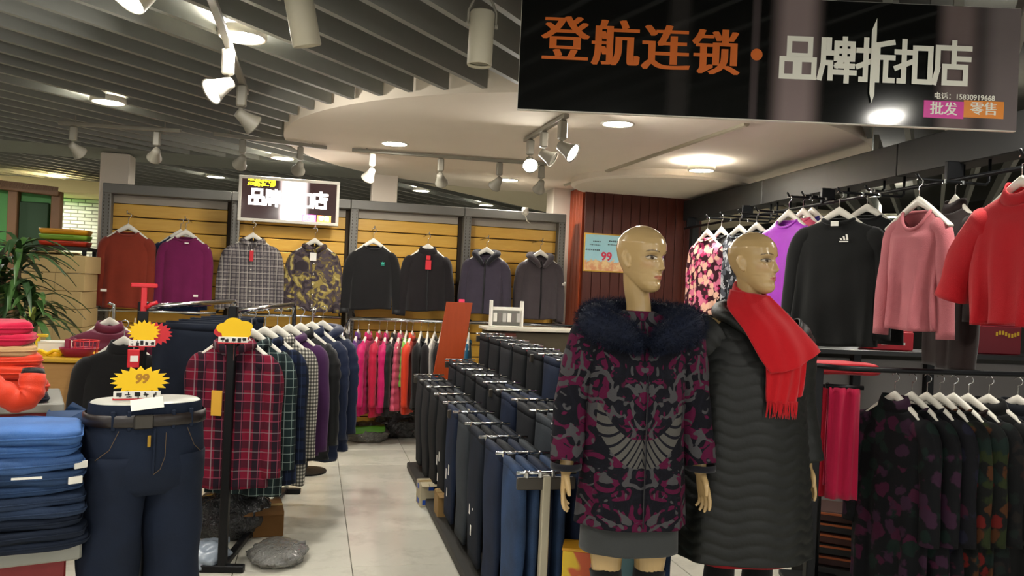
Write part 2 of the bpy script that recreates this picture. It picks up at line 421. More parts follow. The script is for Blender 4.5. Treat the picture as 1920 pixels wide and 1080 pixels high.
# ---- green kiosk at the far left, with brown timber frame
GREEN = plain('kiosk_green', '#3c7c36', 0.6, var=0.15, scale=3); TIMB = plain('kiosk_timber', '#6b4a2b', 0.6, var=0.12); DG = plain('kiosk_dark', '#1c3a1c', 0.7)
k0 = PY(-60, 420, 10.2); k1 = PY(108, 420, 10.2); kr = empty('green_kiosk', (k0.x, 10.2, 0), 0, 'green kiosk with brown timber posts and sloping eave', 'kiosk'); kw = k1.x - k0.x
MB().box((kw / 2, 0.1, 1.2), (kw, 0.1, 2.4)).build('wall', GREEN, kr)
MB().bbox((kw * 0.72, 0.03, 1.95), (kw * 0.34, 0.05, 0.62), 0.01).build('shutter', DG, kr)
for xx in (0.50, 0.985): MB().bbox((kw * xx, 0.0, 1.25), (0.10, 0.12, 2.5), 0.008).build('timber_post', TIMB, kr)
MB().bbox((kw * 0.5, -0.03, 2.42), (kw * 1.06, 0.14, 0.11), 0.008, ry=0.06).build('eave', TIMB, kr)
MB().bbox((kw * 0.80, -0.14, 1.62), (0.36, 0.30, 0.035), 0.006).build('shelf', plain('kiosk_shelf', '#20231f', 0.5), kr)

# ================================================================== LAMPS
dl = empty('downlight', (0, 0, 0), 0, 'recessed round white ceiling downlight, lit', 'downlight', 'lit ceiling downlights')
MB().lathe([(0.085, 0.035), (0.088, 0.004), (0.105, -0.006), (0.112, 0.0), (0.112, 0.035)], 32, caps=False).build('trim_ring', LAMPWHITE, dl, True)
MB().lathe([(0.001, 0.002), (0.088, 0.002), (0.088, 0.03)], 32, caps='end').build('lens', LENS, dl, True, recalc=False)
DLPX = [(455, 70), (203, 192), (740, 270), (530, 297), (105, 330), (405, 332), (1158, 233), (953, 338), (790, 358), (912, 385), (1315, 320), (1630, 367), (1672, 407)]
spots_ = []
for px, py in DLPX:
    zz = CEIL - 0.024 if px in (740, 1158) else (CEIL - 0.10 if px == 1315 else (CEIL - 0.026 if px == 953 else CEIL - 0.004))
    spots_.append(PZ(px, py, zz))
sgn = P(1650, 205, 3.0); fwd = CAMROT @ Vector((0, 0, -1)); rgt = CAMROT @ Vector((1, 0, 0))
for q in ((2.42, 0.63), (-1.3, 2.35), (-0.7, 1.2), (-2.6, 1.0), (3.2, 2.9), (4.4, 4.6), (-3.6, 3.6), (0.6, -0.6), (-4.2, 6.2), (2.6, -0.4)):
    spots_.append(Vector((q[0], q[1], CEIL - 0.004)))
DLAB = ['lit downlight in the slats beside the bright track spotlight', 'lit downlight in the slats in front of the left tracks', 'lit downlight in the round plaster ceiling before the middle pillar', 'lit downlight in the slats above the lit signboard', 'lit downlight above the green kiosk', 'lit downlight behind the signboard beyond the grey beam', 'lit downlight in the round ceiling under the big sign', 'lit downlight at the rear edge of the round ceiling', 'far downlight above the black zip jacket', 'far downlight above the purple grey hooded jacket', 'lit downlight in the round soffit at the brown column', 'lit downlight beyond the beam above the black sweatshirts', 'small far downlight beyond the beam beside the pink sweater']
spots_ += [Vector(((q0.x + q1.x) / 2 - 0.35, 10.45, 2.386)), Vector((-4.6, 9.3, CEIL - 0.004)), Vector((-3.4, 8.9, CEIL - 0.004))]  # added downlights, put in to brighten the brick wall and kiosk
for i, p in enumerate(spots_):
    o = dl if i == 0 else copy_tree(dl, None, p)
    o.location = p; o['label'] = DLAB[i] if i < len(DLAB) else 'lit ceiling downlight, unseen or added for the brick wall and kiosk'

TRACKM = plain('track_white', '#847f72', 0.5)
def track(a, b, heads, label, group='ceiling track lights'):
    """a lighting track from a to b; each spot on it is a lamp of its own"""
    a, b = Vector(a), Vector(b); d = (b - a); L = d.length; d.normalize(); rz = math.atan2(d.y, d.x)
    r = empty('lighting_track', a, rz, label, 'light track', 'ceiling lighting tracks')
    MB().bbox((L / 2, 0, 0.018), (L, 0.034, 0.028), 0.003).build('rail', TRACKM, r)
    for xx in (0.12, L - 0.12): MB().tube([(xx, 0, 0.03), (xx, 0, 0.16)], 0.005, 6).build('hanger_rod', TRACKM, r)
    for t, aim, lit, lab, sc in heads:
        p = a + d * (L * t)
        spot_lamp(p, aim, lit, lab, sc)
def spot_lamp(p, aim, lit, lab, sc=1.0):
    """adapter box, bent arm, bell shaped head with lens; aim = (bearing, tilt down) in degrees"""
    r = empty('track_spotlight', p, 0, lab, 'spotlight', 'spotlights on the ceiling tracks')
    MB().bbox((0, 0, -0.055 * sc), (0.05 * sc, 0.05 * sc, 0.11 * sc), 0.008).build('adapter', WHITEP if lit == 2 else TRACKM, r)
    be, ti = math.radians(aim[0]), math.radians(aim[1])
    dr = Vector((math.sin(be) * math.cos(ti), math.cos(be) * math.cos(ti), -math.sin(ti)))
    q = Vector((0, 0, -0.115 * sc)); e = q + dr * 0.03 * sc + Vector((0, 0, -0.035 * sc))
    MB().tube([q, q + Vector((0, 0, -0.02 * sc)), e], 0.011 * sc, 8).build('arm', TRACKM, r, True)
    rot = dr.to_track_quat('Z', 'Y').to_matrix().to_4x4()
    h = MB().lathe([(0.006, -0.055), (0.026, -0.05), (0.032, -0.02), (0.042, 0.02), (0.056, 0.05), (0.057, 0.056), (0.05, 0.05)], 20, caps='start').build('lamp_head', WHITEP if lit == 2 else TRACKM, r, True)
    h.matrix_local = Matrix.Translation(e) @ rot @ Matrix.Scale(sc, 4)
    l = MB().lathe([(0.001, 0.045), (0.05, 0.047)], 20, caps=False).build('lens', LENS if lit else LENSDIM, h, recalc=False)
TZ = CEIL - 0.06
track((-0.44, 2.4, TZ), (-0.44, 5.0, TZ), [(0.62, (-120, 35), 2, 'bright white track spotlight glowing over the left racks', 1.1), (0.90, (60, 30), 1, 'lit track spotlight behind the glowing white one', 1.1)], 'white lighting track running in depth above the left racks')
def pxtrack(p0, p1, hd, lab): track(PZ(*p0, TZ), PZ(*p1, TZ), hd, lab)
pxtrack((110, 235), (340, 250), [(0.12, (30, 30), 0, 'unlit spotlight above the rust sweater pillar', 1.0), (0.80, (-20, 30), 0, 'unlit spotlight between the pillar and the plum sweater', 1.0)], 'lighting track above the rust and plum sweaters')
pxtrack((400, 255), (612, 281), [(0.25, (-20, 30), 0, 'unlit spotlight above the checked shirt', 1.0), (0.76, (-10, 25), 0, 'unlit spotlight above the lit signboard', 1.0)], 'lighting track above the lit signboard')
pxtrack((660, 285), (1030, 312), [(0.10, (-25, 40), 2, 'white spotlight beside the middle pillar', 1.0), (0.44, (20, 35), 0, 'unlit grey spotlight above the black jackets', 1.0), (0.74, (-20, 35), 0, 'unlit dark spotlight beside a lit downlight', 1.0), (0.96, (0, 35), 0, 'unlit spotlight beside the pillar at the wooden column', 1.0)], 'lighting track along the edge of the round ceiling')
pxtrack((985, 268), (1062, 222), [(0.15, (190, 35), 1, 'lit spotlight at the far end of the short track', 1.0), (0.5, (120, 30), 0, 'grey spotlight in the middle of the short track', 1.0), (0.93, (130, 30), 1, 'lit spotlight under the edge of the big shop sign', 1.1)], 'short lighting track under the big black sign')
def can_lamp(p, rx, ry, label, lit=False, r0=0.046, h=0.2):
    r = empty('cylinder_lamp', p, 0, label, 'lamp', 'off white cylinder ceiling lamps')
    m = Matrix.Rotation(rx, 4, 'X') @ Matrix.Rotation(ry, 4, 'Y')
    b = MB().lathe([(r0 - 0.006, -h + 0.01), (r0 - 0.002, -h), (r0, -h + 0.004), (r0, -0.006), (r0 - 0.005, 0), (0.002, 0)], 28, caps=False).build('can', plain('can_cream', '#bcb59f', 0.5), r, True); b.matrix_local = m
    l = MB().lathe([(0.001, -h + 0.012), (r0 - 0.006, -h + 0.012)], 28, caps=False).build('lens', LENS if lit else LENSDIM, r, recalc=False); l.matrix_local = m
    y = MB().tube([(-r0 - 0.006, 0, -0.05), (-r0 - 0.006, 0, 0.0), (-r0 * 0.7, 0, 0.045), (0, 0, 0.065), (r0 * 0.7, 0, 0.045), (r0 + 0.006, 0, 0.0), (r0 + 0.006, 0, -0.05)], 0.005, 6).build('yoke', TRACKM, r, True)
    for sx in (-1, 1): MB().lathe([(0.009, -0.006), (0.009, 0.006)], 10).build('pivot_knob', TRACKM, r).matrix_local = Matrix.Translation((sx * (r0 + 0.006), 0, -0.05)) @ Matrix.Rotation(PI / 2, 4, 'Y')
    top = max(0.07, 2.82 - p[2]); MB().tube([(0, 0, 0.06), (0, 0, top)], 0.006, 6).build('rod', TRACKM, r)
can_lamp(P(905, 22, 2.95), 0.0, 0.02, 'off white cylinder lamp hanging beside the big black sign')
can_lamp(P(556, -25, 2.9), 0.18, -0.22, 'tilted off white cylinder lamp beside a lit downlight', r0=0.052, h=0.21)
can_lamp(P(285, -55, 3.0), -0.35, 0.5, 'tilted cylinder lamp with its white lens glowing', True, r0=0.075, h=0.16)
# small white security camera on the fascia
c0 = PY(985, 395, 7.84); sc_ = empty('security_camera', c0, 0, 'small white dome camera on the grey fascia', 'camera')
MB().lathe([(0.03, 0.03), (0.034, 0.0), (0.034, -0.03), (0.02, -0.045), (0.002, -0.05)], 16).build('dome', WHITEP, sc_, True)
MB().tube([(0, 0.02, 0), (0, 0.10, 0.02)], 0.014, 8).build('bracket', WHITEP, sc_)
MB().tube([(0.0, 0.0, -0.045), (0.03, 0.03, -0.1), (0.08, 0.08, -0.12)], 0.006, 6).build('cable', WHITEP, sc_)

# ================================================================== SIGNS
def bars(mb, strokes, ox, oz, sx, sz, th, y):
    """straight strokes of the block lettering, mitred by overlap"""
    for st in strokes:
        for (xa, za), (xb, zb) in zip(st[:-1], st[1:]):
            p = Vector((ox + xa * sx, 0, oz + za * sz)); q = Vector((ox + xb * sx, 0, oz + zb * sz)); d = q - p
            if d.length < 1e-6: continue
            d.normalize(); n = Vector((-d.z, 0, d.x)) * th / 2; p2, q2 = p - d * th / 2, q + d * th / 2
            b = len(mb.v); mb.v.extend([(v.x, y - 0.00012 * (b // 4), v.z) for v in (p2 - n, q2 - n, q2 + n, p2 + n)]); mb.f.append((b, b + 1, b + 2, b + 3))
def sq(a, b, c, d): return [(a, b), (c, b), (c, d), (a, d), (a, b)]
HAND = [[(0, 7.6), (4, 7.6)], [(2.1, 10.4), (2.1, 0), (0.9, 0)], [(0, 3.4), (4, 5.0)]]
BLOCK = [
    [sq(2, 5.6, 8, 10), sq(0, 0, 3.9, 4.6), sq(5.0, 0, 9.2, 4.6)],
    [[(0.9, 10), (0.9, 4), (0, 0)], [(0.9, 6.6), (3.4, 6.6)], [(2.4, 10), (2.4, 6.6)], [(0.9, 4), (3, 4), (3, 0)], sq(4.6, 5.2, 9.2, 9.2), [(6.9, 10.4), (6.9, 5.2)], [(4.6, 7.2), (9.2, 7.2)], [(6.6, 5.2), (4.8, 3.3), (9.2, 3.3)], [(4.2, 1.6), (9.8, 1.6)], [(7.6, 4.2), (7.6, -0.6)]],
    HAND + [[(9.6, 10), (5.4, 9.2), (5.4, 0), (4.4, 0)], [(5.4, 6), (9.8, 6)], [(7.8, 6), (7.8, 0), (9.8, 0)]],
    HAND + [sq(5.2, 0, 9.6, 8.8)],
    [[(5.4, 10.6), (5.4, 9.2)], [(0.8, 9.2), (9.8, 9.2)], [(0.8, 9.2), (0.8, 3.5), (0, 0)], [(5.4, 8.2), (5.4, 4.4)], [(5.4, 6.4), (9.6, 6.4)], sq(2.8, 0, 8.8, 4.3)]]
def block_words(name, m, parent, x0, z0, pitch, h, th, y):
    mb = MB()
    for i, c in enumerate(BLOCK): bars(mb, c, x0 + pitch * i, z0, pitch * 0.092, h / 10, th, y)
    cx = x0 + pitch * 2.38
    y -= 0.00012 * (len(mb.v) // 4 + 1)
    mb.add([(cx - th * 0.5, y, z0 + h * 1.3), (cx + th * 0.4, y, z0 + h * 1.62), (cx + th * 0.45, y, z0 + h * 1.2), (cx + th * 0.45, y, z0 - h * 0.40), (cx, y, z0 - h * 0.62), (cx - th * 0.5, y, z0 - h * 0.36)], [tuple(range(6))])
    return mb.build(name, m, parent, recalc=False)
# big hanging sign
SK = 3.0 / F
c_ = P((970 + 1905) / 2 + 5, (205 + 248) / 2 - 116, 3.0)
SW, SH = 1.874, 0.462
sign = empty('hanging_shop_sign', c_, math.radians(-YAW), 'big black shop sign with orange and white Chinese lettering', 'sign')
st = NT('sign_print', 0.1, 0, 0.5); x = st.xyz()
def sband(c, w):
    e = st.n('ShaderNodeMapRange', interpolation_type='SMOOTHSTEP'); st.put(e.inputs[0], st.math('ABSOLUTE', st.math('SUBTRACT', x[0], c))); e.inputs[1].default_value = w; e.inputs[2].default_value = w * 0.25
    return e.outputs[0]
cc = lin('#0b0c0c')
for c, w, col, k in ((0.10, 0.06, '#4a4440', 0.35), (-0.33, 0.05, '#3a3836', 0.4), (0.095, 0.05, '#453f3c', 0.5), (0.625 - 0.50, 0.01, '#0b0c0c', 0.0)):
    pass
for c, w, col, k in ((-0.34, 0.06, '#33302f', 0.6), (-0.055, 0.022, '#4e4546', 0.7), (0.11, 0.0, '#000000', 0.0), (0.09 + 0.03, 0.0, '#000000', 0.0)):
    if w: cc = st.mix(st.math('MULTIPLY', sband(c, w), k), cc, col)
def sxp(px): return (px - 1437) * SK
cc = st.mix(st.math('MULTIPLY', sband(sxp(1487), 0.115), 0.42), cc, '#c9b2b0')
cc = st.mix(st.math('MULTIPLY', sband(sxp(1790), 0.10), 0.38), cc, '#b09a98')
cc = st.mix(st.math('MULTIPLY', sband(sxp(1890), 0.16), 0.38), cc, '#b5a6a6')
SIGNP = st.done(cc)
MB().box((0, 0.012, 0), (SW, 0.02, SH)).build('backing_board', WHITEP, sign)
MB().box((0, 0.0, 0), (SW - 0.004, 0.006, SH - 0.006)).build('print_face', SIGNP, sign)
for xx in (-0.6, 0.6): MB().tube([(xx, 0.014, SH / 2 - 0.01), (xx, 0.014, SH / 2 + 0.1)], 0.003, 6).build('hanging_wire', CHROME, sign)
TO = plain('orange_print', '#d0661c', 0.4); TW = plain('white_print', '#f0eee0', 0.4); TP = plain('pink_print', '#d8289a', 0.4); TOR = plain('amber_print', '#e88a1c', 0.4)
def sl(px, py):
    dx, dy = px - (970 + 1905) / 2 - 5, -(py - ((205 + 248) / 2 - 116)); a = math.radians(ROLL)
    return ((dx * math.cos(a) - dy * math.sin(a)) * SK, (dx * math.sin(a) + dy * math.cos(a)) * SK)
YF = -0.0045
for i, ch in enumerate('登航连锁'):
    u, v = sl(1060 + 94 * i, 80 + 8.5 * i)
    text('lettering', ch, 0.182, TO, sign, (u, YF, v), 0.0, (-0.0065, -0.0033, 0.0, 0.0033, 0.0065))
u, v = sl(1418, 103); MB().lathe([(0.022, 0), (0.022, 0.001)], 24).build('lettering_dot', TO, sign).matrix_local = Matrix.Translation((u, YF, v)) @ Matrix.Rotation(PI / 2, 4, 'X')
u, v = sl(1464, 143); block_words('block_lettering', TW, sign, u, v, 0.1425, 0.142, 0.0195, YF)
u, v = sl(1807, 183); text('phone_number', '电话：15830919668', 0.027, TW, sign, (u, YF, v), 0.0006)
for px, m, wd in ((1768, TP, '批发'), (1843, TOR, '零售')):
    u, v = sl(px, 206); MB().box((u, YF + 0.0005, v), (0.150, 0.002, 0.064)).build('colour_label', m, sign)
    text('label_lettering', wd, 0.052, TW, sign, (u, YF - 0.001, v), 0.0, (-0.0014, 0.0, 0.0014))
# lit signboard on the slatwall
a0, a1, a2 = PY(445, 412, 7.80), PY(634, 425, 7.80), PY(450, 327, 7.80)
w2, h2 = a1.x - a0.x, a2.z - a0.z; s2 = empty('lit_signboard', ((a0.x + a1.x) / 2, 7.80, (a0.z + a2.z) / 2 - 0.005), 0, 'lit black signboard in a white frame above the shirts', 'sign')
t = NT('lit_sign_face', 0.12, 0, 0.5); x = t.xyz(); hx = t.math('MULTIPLY', t.math('ABSOLUTE', t.math('SUBTRACT', x[0], 0.04)), 1.0)
e = t.n('ShaderNodeMapRange', interpolation_type='SMOOTHSTEP'); t.put(e.inputs[0], hx); e.inputs[1].default_value = 0.15; e.inputs[2].default_value = 0.02  # white hotspot: a lamp's reflection put into the glow of the face
t.put(t.b.inputs['Emission Color'], t.mix(e.outputs[0], '#1c1110', '#ffe9e4')); t.b.inputs['Emission Strength'].default_value = 0.9; LF = t.done('#0c0a0a')
MB().box((0, 0.03, 0), (w2, 0.06, h2)).build('light_box', plain('sign_box', '#9a958a', 0.5), s2)
MB().box((0, -0.002, 0), (w2 - 0.05, 0.008, h2 - 0.05)).build('print_face', LF, s2)
for sz in (-1, 1):
    MB().bbox((0, -0.006, sz * (h2 / 2 - 0.014)), (w2, 0.026, 0.028), 0.003).build('frame_bar', WHITEP, s2)
    MB().bbox((sz * (w2 / 2 - 0.014), -0.006, 0), (0.028, 0.026, h2 - 0.056), 0.003).build('frame_bar', WHITEP, s2)
GW = glow('sign_glow_white', '#fff6ec', 2.2); GY = glow('sign_glow_yellow', '#f4e420', 1.0); GP = glow('sign_glow_pink', '#f060c0', 1.0); GO = glow('sign_glow_orange', '#f0803a', 1.0)
kz = w2 / 0.95
block_words('block_lettering', GW, s2, -0.37 * kz, -0.045, 0.148 * kz, 0.13, 0.024, -0.0075)
text('lettering', '登航连锁', 0.062, GY, s2, (-0.265 * kz, -0.0075, 0.145), 0.003, (-0.002, 0.002))
for xx, m, wd in ((0.19, GP, '批发'), (0.335, GO, '零售')):
    MB().box((xx * kz, -0.0065, -0.15), (0.135 * kz, 0.002, 0.065)).build('colour_label', m, s2)
    text('label_lettering', wd, 0.05, GW, s2, (xx * kz, -0.0082, -0.15), 0.001)
# price poster on the column
p0 = PY(1093, 508, 7.886); p1 = PY(1188, 442, 7.886); pw, ph = p1.x - p0.x, p1.z - p0.z
po = empty('price_poster', ((p0.x + p1.x) / 2, 7.886, (p0.z + p1.z) / 2), 0, 'pale blue price poster with red 99 on the brown column', 'poster')
t = NT('poster_print', 0.25); x = t.xyz(); nz = t.noise(14, 3.0, 0.6)
lower = t.step(t.math('ADD', t.math('MULTIPLY', x[2], -1.0), t.math('MULTIPLY', t.math('SUBTRACT', nz, 0.5), 0.16)), ph * 0.20, 0.01)
POST = t.done(t.mix(lower, t.mix(t.noise(6, 2.0), '#8fd0dc', '#b8dde6'), t.mix(t.step(nz, 0.5, 0.1), '#d9976a', '#e8c890')))
MB().box((0, 0.006, 0), (pw, 0.012, ph)).build('frame', plain('gold_frame', '#c79a3a', 0.3, 0.6), po)
MB().box((0, -0.001, 0), (pw - 0.025, 0.004, ph - 0.025)).build('print', POST, po)
text('lettering', '99', 0.12, plain('poster_red', '#d02a48', 0.4), po, (-pw * 0.04, -0.0035, -ph * 0.10), 0.004)
mk = MB(); random.seed(3)
for cx, cz, n, s_ in ((-0.12, 0.11, 5, 0.016), (-0.14, 0.075, 9, 0.012), (0.07, 0.12, 6, 0.02), (0.06, 0.085, 9, 0.014), (-0.16, 0.025, 8, 0.018)):
    for k in range(n): mk.box((pw / 0.52 * (cx + (k - n / 2) * s_ * 1.05), -0.0032, ph / 0.38 * cz), (s_ * 0.8, 0.0006, s_ * random.uniform(0.5, 1)))
mk.build('small_print', plain('ink', '#3b5560', 0.6), po, recalc=False)

# ================================================================== CLOTHES
def make_hanger():
    r = empty('clothes_hanger', (0, 0, 0), 0, 'x', 'hanger', 'white plastic clothes hangers')
    rings = []
    for k in range(25):
        x = -0.205 + 0.41 * k / 24; a = abs(x) / 0.205
        z = 0.045 - 0.14 * a ** 1.12; hh = 0.027 - 0.016 * a; dd = 0.011 + 0.010 * a ** 2
        rings.append([(x, dd * math.cos(2 * PI * j / 10), z + hh * math.sin(2 * PI * j / 10)) for j in range(10)])
    MB().loft(rings).build('arms', WHITEP, r, True)
    pts = [(0, 0, 0.06), (0, 0, 0.12)] + [(0.022 * math.sin(t), 0, 0.142 - 0.022 * math.cos(t)) for t in np.linspace(0.3, 4.2, 12)]
    MB().tube(pts, 0.0028, 6).build('hook', CHROME, r, True)
    return r
HANGER = make_hanger(); _hang_used = [False]
def hanger(loc, rz, label, group='white plastic clothes hangers', sc=1.0):
    if not _hang_used[0]:
        _hang_used[0] = True; h = HANGER; h.location = loc; h.rotation_euler = (0, 0, rz); h['label'] = label
    else: h = copy_tree(HANGER, None, loc, rz, label, group)
    h.scale = (sc, sc, sc)
    return h

def body_fn(L, sw, bw, nk, hem, puff, seed, foldA, drop, hd0=1.0, quilt=0.075):
    rg = np.random.default_rng(seed); ph = rg.uniform(0, 6, 6)
    tw = [(0, nk), (0.012, nk + 0.022), (0.032, nk + (sw - nk) * 0.62), (0.055, sw), (0.085, sw + 0.012), (0.2, bw), (L, bw * hem)]
    td = [(0, 0.045), (0.05, 0.045), (0.14, 0.062), (0.32, 0.072), (L, 0.078)]
    def f(s, a):
        hw = lerp(tw, s); hd = lerp(td, s) * hd0
        if puff: q = 1 + 0.13 * (abs(math.sin(PI * s / quilt)) - 0.4) * min(1, s / 0.05); hd *= q; hw *= 1 + (q - 1) * 0.4
        ca, sa = math.cos(a), math.sin(a)
        x = hw * math.copysign(abs(ca) ** 0.78, ca); y = hd * math.copysign(abs(sa) ** 0.78, sa)
        g = (min(1, max(0, s - 0.08) / (L * 0.8))) ** 1.1
        fo = math.sin(44 * x + ph[0] + 1.5 * math.sin(4 * s) + (0.9 if y > 0 else 0)) + 0.7 * math.sin(71 * x + ph[1] + 3 * s) + 0.5 * math.sin(9 * s + ph[2] + 10 * x)
        y += foldA * g * fo; x += foldA * 0.5 * g * math.sin(8 * s + ph[3])
        z = -s - drop * max(0.0, -sa) ** 1.6 * max(0, 1 - s / 0.14) + (0.008 * math.sin(12 * x + ph[4]) * max(0, s - 0.8 * L) / (0.2 * L))
        return (x, y, z)
    return f
def sleeve_mesh(mb, side, sw, Ls, seed, puff, out=0.055, r0=0.075, r1=0.052, fwd_=0.0, quilt=0.075, flat=0.7):
    rg = np.random.default_rng(seed + 50 + side); ph = rg.uniform(0, 6, 3)
    path = smooth_tab([(side * (sw - 0.075), 0, -0.03 - r0 * 0.72), (side * (sw + 0.006), 0.0, -0.068 - r0), (side * (sw + out * 0.7), -0.005 - fwd_ * 0.3, -0.33), (side * (sw + out), -0.012 - fwd_, -0.06 - Ls)], 26)
    rings = []
    for i, p in enumerate(path):
        t = i / 25; r = r0 + (r1 - r0) * t
        if puff: r *= 1 + 0.16 * (abs(math.sin(PI * t * Ls / quilt)) - 0.4)
        r *= 1 + 0.05 * math.sin(14 * t + ph[0])
        if i < 5: r *= 0.62 + 0.076 * i
        q = path[min(i + 1, 25)] - path[max(i - 1, 0)]; q = q / np.linalg.norm(q); ax = np.array([q[2], 0, -q[0]]); ay = np.array([0, 1, 0])
        rings.append([p + ax * r * math.cos(u) * (1 + 0.06 * math.sin(3 * u + 9 * t + ph[1])) + ay * r * flat * math.sin(u) for u in np.linspace(0, 2 * PI, 16, endpoint=False)])
    mb.loft(rings, True, 'end')
def garment(name, label, cat, loc, rz, m, L=0.70, sw=0.205, bw=0.215, nk=0.09, hem=1.05, puff=False, seed=1, fold=0.008, drop=0.03, Ls=0.56, out=0.055,
            collar='crew', front=None, trim=None, sleeves=True, tag_=None, logo=None, group=None, hang=None, sm=None, hd=1.0, quilt=0.075, belt=None, inner=None, r0=0.075, r1=0.052, cuff=None, sc=1.0, hsc=1.0):
    r = empty(name, loc, rz, label, cat, group); r.scale = (sc, sc, sc)
    f = body_fn(L, sw, bw, nk, hem, puff, seed, fold, drop, hd, quilt); n = 44; rows = 44 if puff else 30
    ss = list(np.linspace(0, 0.09, 8)) + list(np.linspace(0.09, L, rows))[1:]
    MB().loft([[f(s, 2 * PI * k / n) for k in range(n)] for s in ss], True, False).build('body', m, r, True, thick=0.004)
    if sleeves:
        for side in (-1, 1):
            mb = MB(); sleeve_mesh(mb, side, sw, Ls, seed, puff, out, r0, r1, quilt=quilt); mb.build('sleeve', sm or m, r, True)
            if cuff:
                mb = MB(); x = side * (sw + out); z = -0.06 - Ls
                mb.lathe([(r1 * 1.05, 0.035), (r1 * 1.08, 0.0), (r1 * 1.02, -0.012)], 16); mb.v = [(p[0] + x, p[1] * 0.72 - 0.012, p[2] + z) for p in mb.v]; mb.build('cuff', cuff, r, True)
    tm_ = trim or m
    if collar in ('crew', 'rib'):
        pts = [f(0.0, a) for a in np.linspace(0, 2 * PI, 29)]; MB().tube(pts, 0.010 if collar == 'crew' else 0.014, 8).build('neckband', tm_, r, True)
    elif collar == 'shirt':
        for side in (-1, 1):
            g = [[(side * 0.006, -0.056, -drop + 0.012), (side * 0.06, -0.046, 0.012), (side * (nk + 0.004), 0.0, 0.03), (side * 0.055, 0.05, 0.036), (0, 0.056, 0.038)],
                 [(side * 0.022, -0.074, -drop - 0.03), (side * 0.062, -0.076, -0.035), (side * (nk + 0.028), -0.012, -0.012), (side * 0.065, 0.06, -0.004), (0, 0.068, -0.002)]]
            mid = [tuple((np.array(a) + np.array(b)) / 2 + np.array((side * 0.006, -0.004, 0.008))) for a, b in zip(*g)]
            MB().grid([g[0], mid, g[1]]).build('collar', tm_, r, True, thick=0.004)
    elif collar == 'stand':
        MB().loft([[f(0.004, a) for a in np.linspace(0, 2 * PI, 28, endpoint=False)], [tuple(np.array(f(0.0, a)) * (0.93, 0.95, 1) + (0, 0, 0.03)) for a in np.linspace(0, 2 * PI, 28, endpoint=False)],
                   [tuple(np.array(f(0.0, a)) * (0.80, 0.9, 1) + (0, 0, 0.055)) for a in np.linspace(0, 2 * PI, 28, endpoint=False)]], True, False).build('collar', tm_, r, True, thick=0.005)
    elif collar == 'hood':
        pts = [(-0.018, -0.085, -0.10), (-0.062, -0.082, -0.045), (-0.105, -0.045, 0.0), (-0.105, 0.03, 0.018), (-0.05, 0.075, 0.02), (0, 0.082, 0.02), (0.05, 0.075, 0.02), (0.105, 0.03, 0.018), (0.105, -0.045, 0.0), (0.062, -0.082, -0.045), (0.018, -0.085, -0.10)]
        pts = smooth_tab(pts, 40); MB().tube(pts, [0.014 + 0.024 * math.sin(PI * i / 39) ** 0.6 for i in range(40)], 10).build('hood', tm_, r, True)
        MB().tube([(0, 0.075, 0.03), (0, 0.10, -0.06), (0, 0.10, -0.17), (0, 0.085, -0.2)], [0.03, 0.085, 0.07, 0.01], 14, 0.45).build('hood_bag', tm_, r, True)
    if front:
        kind_, fm = front; pts = [np.array(f(s, 1.5 * PI)) for s in np.linspace(0.01, L * 0.985, 26)]
        w = 0.017 if kind_ == 'placket' else 0.008
        MB().grid([[p + (-w, -0.003, 0), p + (-w * 0.6, -0.007, 0), p + (w * 0.6, -0.007, 0), p + (w, -0.003, 0)] for p in pts]).build('placket' if kind_ == 'placket' else 'zip', fm, r, kind_ == 'placket', thick=0.002)
        if kind_ == 'placket':
            for s in np.linspace(0.07, L * 0.9, 6):
                p = f(s, 1.5 * PI); MB().lathe([(0.006, 0), (0.006, 0.003)], 10).build('button', WHITEP, r).matrix_local = Matrix.Translation((p[0], p[1] - 0.008, p[2])) @ Matrix.Rotation(PI / 2, 4, 'X')
    if inner:
        MB().loft([[tuple(np.array(f(s, a)) * (0.93, 0.85, 1)) for a in np.linspace(0, 2 * PI, 24, endpoint=False)] for s in (0.0, 0.05, 0.12)], True, False).build('lining', inner, r, True)
    if tag_:
        for tx, tz, tw_, th_, tmm in tag_:
            p = f(-tz, 1.5 * PI); MB().bbox((tx, p[1] - 0.022, tz), (tw_, 0.003, th_), 0.001).build('tag', tmm, r)
    if logo: logo(r, f)
    if hang: hanger((loc[0], loc[1], loc[2] + 0.01 * sc), rz, hang, sc=hsc)
    return r
def lg_leaf(m, x=0.09, z=-0.17, s=0.03):
    """a three leaf emblem"""
    def g(r, f):
        y = f(-z, 1.5 * PI)[1] - 0.012; mb = MB()
        for a in (-0.7, 0, 0.7):
            d = Vector((math.sin(a), 0, math.cos(a))); n = Vector((d.z, 0, -d.x)); c = Vector((x, y, z))
            mb.add([c + d * 0.003, c + d * s * 0.55 + n * s * 0.2, c + d * s, c + d * s * 0.55 - n * s * 0.2], [(0, 1, 2, 3)])
        for k in range(2): mb.box((x, y, z - 0.004 - 0.005 * k), (s * 1.1, 0.0005, 0.0025))
        mb.build('emblem', m, r, recalc=False)
    return g
def lg_bars(m, x=0.07, z=-0.12, s=0.03):
    """three slanting bars over a line of print"""
    def g(r, f):
        y = f(-z, 1.5 * PI)[1] - 0.012; mb = MB()
        for k in range(3): h = s * (0.3 + 0.28 * k); u = x - s * 0.5 + k * s * 0.42; mb.add([(u, y, z), (u + s * 0.28, y, z), (u + s * 0.12, y, z + h), (u - s * 0.16, y, z + h)], [(0, 1, 2, 3)])
        mb.box((x - s * 0.05, y, z - s * 0.22), (s * 1.3, 0.0005, s * 0.16))
        mb.build('emblem', m, r, recalc=False)
    return g
TAGR = plain('red_tag', '#c01828', 0.6); TAGW = CARD; INK = plain('dark_ink', '#22201f', 0.6); TAGY = plain('yellow_tag', '#d9a531', 0.6)

